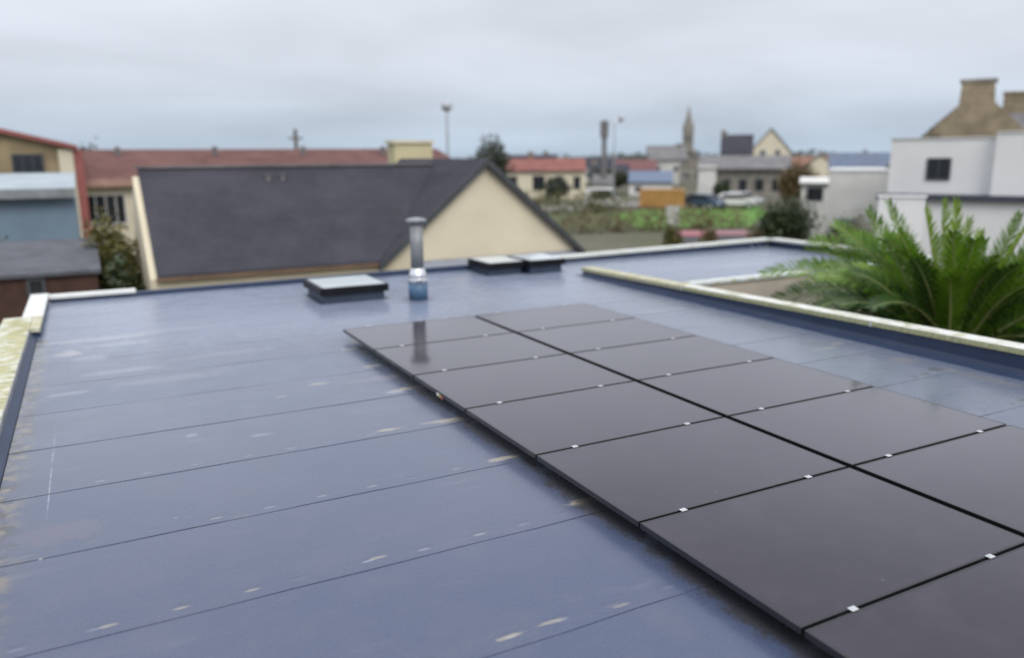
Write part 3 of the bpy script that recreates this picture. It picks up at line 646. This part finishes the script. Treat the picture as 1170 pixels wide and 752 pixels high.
# main roof: front slope eave at y=18.2 z=-.42 -> ridge y=21.15 z=1.86
mr = MB(); th = .13
def slab(mb, q, t_):
    """q: 4 top corners (x,y,z); slab of thickness t_ below"""
    tp = [mb.bm.verts.new(p) for p in q]; bo = [mb.bm.verts.new((p[0], p[1], p[2]-t_)) for p in q]
    mb.bm.faces.new(tp); mb.bm.faces.new(bo[::-1])
    for i in range(4): mb.bm.faces.new((tp[i], bo[i], bo[(i+1) % 4], tp[(i+1) % 4]))
slab(mr, [(sx(1.13), syy(18.17), z(-.31)), (sx(6.02), syy(18.17), z(-.31)), (sx(8.80), syy(21.15), z(1.87)), (sx(1.13), syy(21.15), z(1.87))], .13)
slab(mr, [(sx(1.13), syy(21.152), z(1.87)), (sx(8.80), syy(21.152), z(1.87)), (sx(6.02), syy(24.1), z(-.31)), (sx(1.13), syy(24.1), z(-.31))], .13)
rfm = mr.build('roof', M_SLATE, S)
MB().prism([(sx(5.99), z(-.52)), (sx(8.84), z(1.88)), (sx(11.70), z(-.52)), (sx(11.70), z(-.37)), (sx(8.84), z(2.04)), (sx(5.99), z(-.37))], 'y', syy(18.12), syy(24.3)).build('roof', M_SLATE, S)
m_ = MB().prism([(sx(5.96), z(-.56)), (sx(8.84), z(1.87)), (sx(11.73), z(-.56)), (sx(11.73), z(-.40)), (sx(8.84), z(2.06)), (sx(5.96), z(-.40))], 'y', syy(18.06), syy(18.115)); m_.build('bargeboard', simple('dark_bargeboard', (.05, .055, .06), .6), S)
MB().box(sx(1.10), sx(5.95), syy(18.10), syy(18.165), z(-.43), z(-.36)).build('gutter', simple('brown_gutter', (.16, .10, .06), .5), S)
MB().box(sx(1.06), sx(8.6), syy(21.08), syy(21.22), z(1.875), z(1.93)).build('ridge_capping', M_SLATE2, rfm)
c = MB().box(sx(8.9), sx(10.2), syy(25.0), syy(25.7), z(-1), z(2.52)).build('chimney', M_CREAMY, rfm)
MB().box(sx(8.83), sx(10.27), syy(24.93), syy(25.77), z(2.523), z(2.62)).build('chimney_cap', M_CREAM2, c)
for xv in (4.05, 4.40):
    MB().lathe([(.07, z(1.45)), (.07, z(1.66)), (.10, z(1.67)), (.10, z(1.70))], sx(xv), syy(20.75), 10).build('roof_vent', M_SLATE2, rfm)
for xw in (2.6, 4.6): add_window(S, sx(xw), z(-1.6), 1.1, 1.2, syy(18.26), M_FRAMEW)
for xw in (7.6, 10.1): add_window(S, sx(xw), z(-1.9), 1.2, 1.1, syy(18.28), M_FRAMEW)
# lean-to along the foot of the gable
LT = MB().prism([(syy(16.9), z(-.98)), (syy(18.26), z(-.50)), (syy(18.26), z(-.40)), (syy(16.85), z(-.90))], 'x', sx(6.9), sx(11.5)).build('porch_roof', simple('zinc_sheet', (.24, .26, .31), .5, .1), S)
for xp in (7.0, 9.2, 11.4): MB().box(sx(xp)-.05, sx(xp)+.05, syy(16.98), syy(17.08), 0, z(-1.0)).build('post', M_FRAMEW, S)
# -- long low building with weathered red roof
t = empty('long_workshop', (11, 45, GZ), 0, 'long low workshop with weathered red brown roof and cream fascia behind the slate house', 'building')
X0, X1 = -11.4, 9.6
MB().prism([(0, 0), (11, 0), (11, z(1.1)), (5.5, z(2.35)), (0, z(1.0))], 'x', X0, X1).build('wall', M_CREAM2, t)
MB().prism([(-.5, z(.98)), (5.5, z(2.45)), (11.5, z(.98)), (11.5, z(1.12)), (5.5, z(2.62)), (-.5, z(1.12))], 'x', X0-.3, X1+.3).build('roof', M_REDSHEET, t)
MB().box(X0-.3, X1+.3, -.56, -.503, z(.78), z(1.14)).build('fascia', simple('pink_fascia', (.40, .24, .2), .7), t)
for k in range(10): add_window(t, X0+1.2+k*2.1, z(-.35), 1.8, 1.5, 0, M_FRAMEW, 3)
for k in range(4): MB().box(X0+2+k*5, X0+2.25+k*5, 4.0, 4.25, z(1.9), z(2.75)).build('roof_cowl', M_SLATE2, t)
# -- gabled building at far left with red verge
t = empty('gabled_hall', (-4.6, 38, GZ), 0, 'tan gabled hall with red roof verge and pale corner pillar at the left edge', 'building')
MB().prism([(-4.3, 0), (4.2, 0), (4.2, z(2.55)), (-.5, z(3.72)), (-4.3, z(2.75))], 'y', 0, 14).build('wall', M_TAN, t)
MB().prism([(-4.7, z(2.66)), (-.5, z(3.73)), (4.45, z(2.50)), (4.45, z(2.66)), (-.5, z(3.92)), (-4.7, z(2.82))], 'y', -.35, 14.2).build('roof', M_REDTRIM, t)
MB().box(3.75, 4.28, -.12, -.003, 0, z(2.5)).build('corner_pillar', M_CREAM2, t)
MB().box(4.30, 4.62, -.16, .3, 0, z(2.48)).build('downpipe', M_REDTRIM, t)
add_window(t, 2.65, z(1.95), 1.1, .75, 0, M_FRAMED, 2); add_window(t, .6, z(1.95), 1.1, .75, 0, M_FRAMED, 2)
# -- blue grey shed in front
t = empty('metal_shed', (-3.4, 28, GZ), 0, 'blue grey metal shed with light grey roof edge in front of the tan hall', 'shed')
MB().box(-3.4, 3.05, 0, 6, 0, z(1.08)).build('wall', M_BLUEGR, t)
MB().prism([(-.35, z(1.12)), (6.3, z(1.52)), (6.3, z(1.62)), (-.35, z(1.24))], 'x', -3.6, 3.1).build('roof', M_LTGREY, t)
MB().box(-3.6, 3.1, -.42, -.353, z(.98), z(1.26)).build('gutter', simple('grey_gutter', (.22, .24, .25), .5), t)
for k in range(3): MB().box(-2.9+k*2.1, -1.3+k*2.1, -.05, -.003, 0, z(-.9)).build('door', simple('shed_door', (.14, .2, .27), .5), t)
# -- brown outbuilding
t = empty('garden_outbuilding', (-2.1, 19, GZ), 0, 'brown clad outbuilding with grey skylit roof at the lower left', 'shed')
MB().box(-3.0, 2.12, 0, 3.6, 0, z(-.27)).build('wall', M_BRICKBR, t)
m_ = MB().prism([(-.12, z(-.26)), (3.8, z(.10)), (3.8, z(.16)), (-.12, z(-.18))], 'x', -3.1, 2.2)
m_.build('roof', simple('fibre_cement', (.075, .08, .095), .7, .25, 2), t)
for k in range(5): MB().box(-2.7+k*1.0, -2.25+k*1.0, .9, 3.0, z(-.26)+.10+.0, z(-.26)+.112).build('roof_light', M_LTGREY, t).rotation_euler = (0, 0, 0)
add_window(t, .98, z(-.47), .34, .36, 0, M_FRAMED, 0); add_window(t, -1.4, z(-.9), .8, .7, 0, M_FRAMED, 1)
tag(MB().box(-6.2, .05, 22.2, 22.35, GZ, .0).box(-6.2, .05, 22.18, 22.199, GZ, -2.6).build('garden_fence', simple('grey_fence_boards', (.16, .165, .18), .8, .3, 2)), 'weathered grey board fence behind the brown outbuilding', 'fence')
bush('hedge', 'brown autumn hedge below the blue grey shed', 'hedge', (-3.2, 24.5, GZ), (3.4, .9, 3.55), M_BUSHB, 2600, .12, 21, 9)
bush('bush', 'tall olive green bush between the outbuilding and the slate house', 'bush', (.35, 21.8, GZ), (1.0, 1.1, 4.0), M_BUSHO, 3600, .10, 3, 9)
bush('bush', 'dark green bush in front of the tall olive bush', 'bush', (.55, 19.9, GZ), (.75, .8, 3.0), M_BUSHD, 2200, .09, 4, 7)
bush('tree', 'small dark round tree rising behind the left end of the long workshop', 'tree', (.35, 58, GZ), (1.0, .9, 6.3), M_TREEF, 2200, .2, 6, 9)
# -- white modern house on the right
wl, wr = (30.15, 19.67), -1.1128
t = empty('white_flat_house', (*wl, GZ), wr, 'white rendered flat roofed house with one square window and dark roof band, right side', 'house')
m_ = MB().box(-2.72, .96, 0, 7, z(.5), z(2.62)).box(.961, 5.5, -.35, 7, z(.5), z(2.80)); m_.build('wall', M_WHITEW, t)
MB().box(-2.78, .99, -.05, 7.05, z(2.622), z(2.68)).box(.995, 5.55, -.40, 7.05, z(2.802), z(2.86)).build('roof_edge', M_OFFW, t)
MB().box(-2.9, 5.6, -1.1, -.36, z(.28), z(.50)).box(-2.9, .95, -.359, -.003, z(.30), z(.49)).build('dark_band', simple('anthracite_trim', (.045, .05, .07), .5), t)
MB().box(-2.7, 5.5, -.9, 7, 0, z(.279)).build('lower_wall', M_WHITEW, t)
add_window(t, -.93, z(1.46), .86, .86, 0, M_FRAMED, 1)
t = empty('garden_wall_block', (16.11, 11.85, GZ), -.9369, 'short white rendered wall rising just behind the palm tips', 'wall')
MB().box(-.52, .42, 0, .3, 0, z(1.12)).build('wall', M_WHITEW, t); MB().box(-.55, .45, -.03, .33, z(1.122), z(1.155)).build('coping', M_WHITEW, t)
# -- stone house behind it
t = empty('granite_house', (39.0, 24.39, GZ), -1.0118, 'old brown granite house with broad chimney gable above the white flat house', 'house')
MB().prism([(-4.2, 0), (3.1, 0), (3.1, z(1.5)), (.05, z(4.45)), (-.02, z(5.4)), (-1.42, z(5.4)), (-1.48, z(4.3)), (-4.2, z(1.5))], 'y', 0, .9).build('gable_wall', M_STONE, t)
MB().prism([(-4.4, z(1.4)), (-.72, z(4.9)), (2.95, z(1.4)), (2.95, 0), (-4.4, 0)], 'y', .91, 9).build('wall', M_STONE, t)
MB().prism([(-4.6, z(1.25)), (-.72, z(4.95)), (3.2, z(1.25)), (3.2, z(1.42)), (-.72, z(5.15)), (-4.6, z(1.42))], 'y', .95, 9.2).build('roof', M_SLATE2, t)
MB().box(-1.52, .08, -.06, .96, z(5.402), z(5.56)).build('chimney_cap', M_STONE2, t)
t = house('granite_house', 'grey slate roofed house with stone chimney at the right edge, beyond the granite gable', 'house', (41.9, 25.3), -1.0118, 7, 8, 1.6, 4.3, M_STONE, M_SLATE2, chims=[(-1.45, 4, 1.7, 1.0, 5.15, M_STONE)])
t.location.x, t.location.y = 42.6, 23.4
bush('tree', 'dark clipped treetop left of the granite chimney gable', 'tree', (37.2, 26.6, GZ), (1.5, 1.2, 6.2), M_BUSHD, 3500, .14, 31, 9)
# -- white outbuildings left of it
t = empty('white_garage', (35.14, 28.1, GZ), -.8962, 'low off-white rendered garage left of the white flat house', 'garage')
MB().box(-1.78, 2.4, 0, 5, 0, z(1.2)).build('wall', M_OFFW, t); MB().box(-1.84, 2.46, -.06, 5.06, z(1.202), z(1.30)).build('roof', M_WHITEW, t)
MB().box(-1.2, -.4, -.04, -.003, 0, z(-1.2)).build('door', simple('teal_door', (.12, .24, .22), .6), t)
t = house('small_white_house', 'small white gabled shed with one dark opening beside the garage', 'shed', (41.09, 36.56), -.8436, 1.75, 3, .15, .42, M_OFFW, M_OFFW, False, wins=[(-.05, -.43, .95, .85)], frame=M_FRAMED, over=.05)
house('blue_roofed_house', 'low house with blue grey slate roof showing above the garage', 'house', (46.5, 37.5), -.86, 4.2, 7, .95, 1.95, M_OFFW, simple('blue_slate', (.09, .12, .18), .6), False)
# -- town
house('cream_house', 'cream house with red tile roof and three windows right of the slate gable', 'house', (49.8, 86.72), -.5213, 10.6, 8, .25, 1.55, M_CREAM2, M_REDTILE, False, wins=[(-3.6, -1.2, 1.1, 1.7), (-.4, -1.2, 1.5, 1.8), (2.2, -1.2, 1.0, 1.7), (4.3, -1.2, .9, 1.6)], door=(.9, M_FRAMED), frame=M_FRAMED)
house('dark_house', 'dark slate roofed house behind the mast', 'house', (73.72, 107.08), -.6029, 6.4, 9, -1.2, .5, M_STONE2, M_SLATE, False, wins=[(-2, -2.2, 1, 1.1), (1.6, -2.2, 1, 1.1)], chims=[(-2.4, 4.5, .8, .6, 1.2, M_STONE2)])
house('red_house', 'small house with dull red roof between the mast and the blue roofed shop', 'house', (86.4, 117.0), -.63, 7.0, 8, -.6, 1.1, M_STONE2, simple('maroon_roof', (.14, .055, .055), .7), False)
house('blue_shop', 'pale shop with blue sheet roof behind the orange container', 'shop', (66.87, 87.34), -.6534, 5.6, 7, -1.5, -.25, M_WHITEW, simple('blue_sheet', (.11, .15, .23), .5), False, wins=[(-1.6, -2.4, 1, .9)])
house('white_cottage', 'tiny white cottage with grey roof left of the blue shop', 'house', (61.0, 90.0), -.63, 2.6, 5, -1.6, -.6, M_WHITEW, M_SLATE2, False)
t = empty('orange_container', (50.74, 64.42, GZ), -.6672, 'orange corrugated container standing by the road', 'container')
m_ = MB().box(-2.15, 2.25, 0, 2.4, .12, 1.86)
for k in range(15): m_.box(-2.05+k*.29, -1.93+k*.29, -.05, -.002, .2, 1.78)
m_.build('body', simple('orange_paint', (.42, .22, .07), .6, .12, 1), t); MB().box(-2.2, 2.3, -.06, 2.46, 1.862, 1.92).build('roof', simple('faded_orange', (.45, .26, .12), .7), t)
MB().box(-2.2, 2.3, -.06, 2.46, 0, .118).build('skid', M_FRAMED, t)
# stone hall with gables behind it
t = empty('stone_hall', (65.84, 68.49, GZ), -.7657, 'long grey stone hall with pale end wall in the town', 'building')
MB().box(-3.3, 4.6, 0, 9, 0, z(.6)).build('wall', M_STONE2, t)
MB().box(-5.3, -3.31, -.6, 9, 0, z(.9)).build('end_wall', M_OFFW, t)
MB().prism([(-.7, z(.55)), (4.5, z(1.95)), (9.6, z(.6)), (9.6, z(.5)), (-.7, z(.42))], 'x', -5.5, 4.8).build('roof', M_SLATE2, t)
for k in range(4): add_window(t, -2.2+k*1.8, z(-1.3), .9, 1.3, 0, M_FRAMED, 1)
house('dark_gabled_house', 'dark slate gabled house above the stone hall, left of the cream gable', 'house', (74.0, 79.0), -.755, 3.8, 6, 2.2, 4.4, M_STONE2, M_SLATE, False, chims=[(-1.7, 3, .7, .6, 4.9, M_STONE2)])
house('cream_gabled_house', 'tall cream gabled house above the stone hall', 'house', (77.4, 76.6), -.785, 5.2, 8, 2.2, 5.15, M_CREAM2, M_SLATE, True, wins=[(-.9, 2.2, .7, .9), (.9, 2.2, .7, .9)])
# church
t = empty('church', (167.67, 198.71, GZ), -.7009, 'distant stone church with pointed spire and long nave', 'church')
tw = MB().box(-2.9, .4, 0, 3.3, 0, z(9.0)).build('tower', M_STONE2, t)
m_ = MB(); m_.lathe([(1.75, z(9.0)), (1.1, z(12.2)), (.45, z(15.0)), (.05, z(17.0))], -1.25, 1.65, 8); m_.build('spire', M_STONE2, tw)
for (a, b) in ((-2.7, .2), (.2, .2), (-2.7, 3.1), (.2, 3.1)): MB().lathe([(.32, z(9.0)), (.26, z(10.2)), (.03, z(11.6))], a, b, 6).build('pinnacle', M_STONE2, tw)
MB().prism([(1, 0), (9, 0), (9, z(2.6)), (5, z(4.6)), (1, z(2.6))], 'x', -14, -2.95).build('nave', M_STONE2, t)
MB().prism([(.6, z(2.5)), (5, z(4.75)), (9.4, z(2.5)), (9.4, z(2.7)), (5, z(5.0)), (.6, z(2.7))], 'x', -14.2, -2.96).build('roof', M_SLATE2, t)
for k in range(3): MB().box(-2.0+k*.75-.12, -2.0+k*.75+.12, -.06, -.003, z(6), z(8)).build('louvre', M_DARKGL, tw)
# assorted town houses, each described by its own look
TH = [ # px-derived bearings in plan: x, y, rz, w, d, eave, ridge, wall, roof, gable, label
 (93.4, 117.3, -.67, 6.5, 8, 1.2, 3.3, M_OFFW, M_SLATE2, False, 'pale house with grey roof directly left of the church tower'),
 (88.5, 104.0, -.70, 4.8, 8, .3, 2.0, M_STONE2, M_SLATE2, True, 'grey stone gabled house right below the church tower'),
 (92.0, 137.0, -.58, 9.0, 8, -.2, 1.5, M_OFFW, M_SLATE, False, 'white walled house with long dark roof right of the dark mast house'),
 (68.0, 122.0, -.50, 8.0, 8, .5, 2.1, M_STONE2, M_SLATE, False, 'grey house with dark roof peeping over the red roofed cream house'),
 (119.6, 106.3, -.84, 9.0, 8, -.6, 1.4, M_STONE2, M_BROWNTILE, False, 'stone house with brown tile roof right of the stone hall'),
 (131.0, 108.0, -.88, 6.0, 8, -.4, 1.9, M_OFFW, M_SLATE, False, 'white house with dark roof left of the low garage'),
 (104.0, 92.0, -.82, 5.5, 7, -.2, 1.7, M_CREAM2, M_SLATE2, True, 'small cream gabled house beside the russet tree'),
 (150.0, 118.0, -.90, 10.0, 8, -.2, 1.7, M_STONE2, M_SLATE2, False, 'farthest long grey house on the right skyline'),
 (60.0, 108.0, -.50, 5.0, 7, .2, 1.9, M_CREAM2, M_REDTILE, True, 'cream gabled house with red roof behind the dark treetops'),
]
for (x, y, r_, w, d, e, rg, wm, rm, gb, lab) in TH:
    house('town_house', lab, 'house', (x, y), r_, w, d, e, rg, wm, rm, gb, wins=[(-w*.25, e-1.6, .9, 1.1), (w*.25, e-1.6, .9, 1.1)], chims=[(w*.32 if not gb else 0, d/2, .8, .6, rg+.6, M_STONE2)], group='small houses on the town skyline')
# far tree line
rng = random.Random(99); m_ = MB()
for k in range(150):
    b = -.15+1.35*k/150+rng.uniform(-.004, .004); D = rng.uniform(210, 420); x, y = D*math.sin(b), D*math.cos(b); h = rng.uniform(3.2, 6.0)
    leaf_cloud(m_, (x, y, GZ+h*.5), (rng.uniform(5, 11), 4, h*.55), 130, .8, rng)
m_.build('distant_tree_line', M_TREEF)
tag(bpy.data.objects['distant_tree_line'], 'dark distant belt of trees along the horizon', 'trees', kind='stuff')
m_ = MB()
for k in range(26):
    f = k/45; x, y = 24+30*f+rng.uniform(-1, 1), 62-4*f+rng.uniform(-1.5, 1.5)
    leaf_cloud(m_, (x+4, y+4, GZ+.9), (1.6, 1.2, rng.uniform(.9, 1.5)), 120, .16, rng)
tag(m_.build('hedgerow', M_BUSHO), 'rough olive hedgerow along the far side of the green field', 'hedge', kind='stuff')
m_ = MB()
for k in range(34):
    f = k/33; x, y = 21+21*f+rng.uniform(-.5, .5), 49-4.5*f+rng.uniform(-.6, .6)
    leaf_cloud(m_, (x, y, GZ+.7), (1.1, .9, rng.uniform(.7, 1.2)), 130, .12, rng)
tag(m_.build('field_hedge', M_BUSHB), 'brownish hedge along the near side of the green field', 'hedge', kind='stuff')
bush('bush', 'large dark green bush behind the wing corner, right of the green field', 'bush', (29.04, 27.51, GZ), (1.65, 1.6, 3.35), M_BUSHD, 3200, .12, 8, 9)
bush('bush', 'lower dark green bush beside the large bush, nearer the palm', 'bush', (29.8, 24.6, GZ), (1.6, 1.4, 2.4), M_BUSHD, 2200, .12, 9, 7)
bush('tree', 'russet brown tree in front of the stone house row', 'tree', (58.5, 54.6, GZ), (2.3, 2, 4.6), M_BUSHB, 2200, .2, 10, 7)
bush('tree', 'dark treetop showing over the slate gable apex', 'tree', (34.5, 70, GZ), (2.6, 2, 6.7), M_TREEF, 1500, .25, 12, 7)
bush('tree', 'dark green bushy tree in front of the cream red roofed house', 'tree', (47.8, 79.5, GZ), (2.0, 1.8, 3.0), M_TREEF, 1500, .22, 13, 6)
bush('tree', 'small dark tree at the foot of the stone hall', 'tree', (60.6, 66.4, GZ), (1.3, 1.2, 2.3), M_BUSHD, 1000, .18, 14, 5)
bush('tree', 'dark tree under the mast, left of the maroon roof', 'tree', (66.0, 95.6, GZ), (3.4, 2.4, 3.6), M_BUSHD, 1600, .25, 15, 7)
bush('tree', 'dull green tree between the church and the stone hall', 'tree', (72.5, 82.5, GZ), (2.0, 2.0, 4.2), M_TREEF, 1500, .22, 16, 7)
# lamps and masts
def lamp(loc, h, lab, arm=False, globe=.42):
    t = empty('street_lamp', (*loc, GZ), 0, lab, 'street lamp')
    MB().lathe([(.13, 0), (.10, 1), (.075, h-.3), (.05, h)], seg=10).build('pole', M_STEEL, t)
    if arm: MB().tube([(0, 0, h-.2), (.4, 0, h+.15), (.9, 0, h+.2)], .05, 6).build('arm', M_STEEL, t)
    gx = .95 if arm else 0; gz = h+(.15 if arm else globe*.8)
    MB().lathe([(.05, gz-globe), (globe*.8, gz-globe*.5), (globe, gz), (globe*.8, gz+globe*.5), (.05, gz+globe)], gx, 0, 16).build('lamp_head', simple('lamp_head_grey', (.38, .40, .43), .4), t)
lamp((23.71, 55.12), 8.5, 'thin street lamp with round head above the slate gable')
lamp((62.9, 90.2), 9.9, 'street lamp with round head on an arm beside the thick mast', True, .5)
t = empty('telecom_mast', (61.9, 91.1, GZ), 0, 'thick dark mast rising over the dark roofed houses', 'mast')
MB().lathe([(.35, 0), (.30, 9.6)], seg=12).build('pole', M_SLATE2, t); MB().lathe([(.5, 7.6), (.55, 7.7), (.55, 9.7), (.45, 9.8)], seg=12).build('antenna_shroud', M_SLATE2, t)
t = empty('utility_pole', (13.85, 60, GZ), 0, 'short dark pole above the long red brown roof', 'pole')
MB().lathe([(.16, 0), (.12, 7.3)], seg=8).build('pole', M_BARK, t); MB().box(-.5, .5, -.05, .05, 6.6, 6.72).build('crossarm', M_BARK, t)
# cars
def car(loc, rz, col, lab, van=False):
    t = empty('parked_car', (*loc, GZ+.03), rz, lab, 'van' if van else 'car', 'vehicles parked near the field')
    L_, Wd = (4.1, 1.72); h = 1.45 if not van else 1.95
    pr = [(-2.05, .35), (-2.0, .75), (-1.2, .92), (-.65, h-.04), (1.2, h) if not van else (1.95, h), (1.85, .95) if not van else (2.03, 1.0), (2.05, .8), (2.05, .35)]
    m = simple('car_paint', col, .3, .05); MB().prism(pr, 'x', -.82, .82).build('body', m, t, bevel=.05)
    MB().prism([(-1.12, .96), (-.62, h-.1), (1.1, h-.08), (1.6, .98)], 'x', -.835, .835).build('side_window', M_DARKGL, t)
    MB().box(-.62, .62, 2.0, 2.065, .95, 1.18).build('rear_window', M_DARKGL, t)
    MB().prism([(-1.24, .95), (-.76, h-.12), (-.80, h-.08), (-1.28, .99)], 'x', -.68, .68).build('windscreen', M_DARKGL, t)
    for y in (-1.3, 1.3):
        for x in (-.8, .8):
            w = MB(); w.lathe([(.31, -.09), (.33, -.06), (.33, .06), (.31, .09)], seg=16)
            o = w.build('wheel', M_RUBBER, t); o.location = (x, y, .32); o.rotation_euler = (0, math.pi/2, 0)
            r = MB().lathe([(.19, -.098), (.19, .098)], seg=12).build('rim', M_ALU, o)
    for x in (-.6, .6):
        MB().box(x-.14, x+.14, -2.07, -1.98, .58, .72).build('headlight', M_FRAMEW, t)
        MB().box(x-.12, x+.12, 2.051, 2.08, .65, .85).build('tail_light', M_REDTRIM, t)
car((26.6, 31.2), -.70, (.30, .03, .05), 'bright red car behind the far roof edge, left of the other red one')
car((28.5, 30.4), -.75, (.22, .05, .06), 'dull red car behind the far roof edge near the wing corner')
car((54.3, 62.0), .2, (.05, .08, .14), 'dark blue car parked in front of the stone hall')
car((60.5, 63.4), .9, (.55, .57, .6), 'silver car parked at the right end of the stone hall')
car((47.0, 69.0), .9, (.7, .7, .7), 'white van parked on the road left of the orange container', True)
for (x, y, k) in ((24.6, 30.2, 0), (25.9, 29.1, 1), (27.6, 28.0, 2)):
    bush('shrub', ['leftmost low brown shrub beside the red cars', 'low brown shrub between the two red cars', 'low brown shrub right of the dull red car'][k], 'shrub', (x, y, GZ), (.75, .6, 2.15), M_BUSHB if k else M_BUSHO, 900, .09, 60+k, 5)
car((57.4, 61.2), .9, (.72, .72, .72), 'white car parked between the dark blue and silver cars')
t = empty('utility_cabinet', (38.3, 47.2, GZ), -.68, 'pale grey utility cabinet standing in the green field', 'cabinet')
MB().box(-.5, .5, 0, .5, .1, 1.5).build('body', M_OFFW, t, bevel=.02); MB().box(-.53, .53, -.03, .53, 1.502, 1.56).build('lid', M_LTGREY, t); MB().box(-.55, .55, -.05, .55, 0, .098).build('plinth', M_STONE2, t)
for x in (-.235, .235): MB().box(x-.22, x+.22, -.02, -.003, .15, 1.45).build('door', M_OFFW, t)
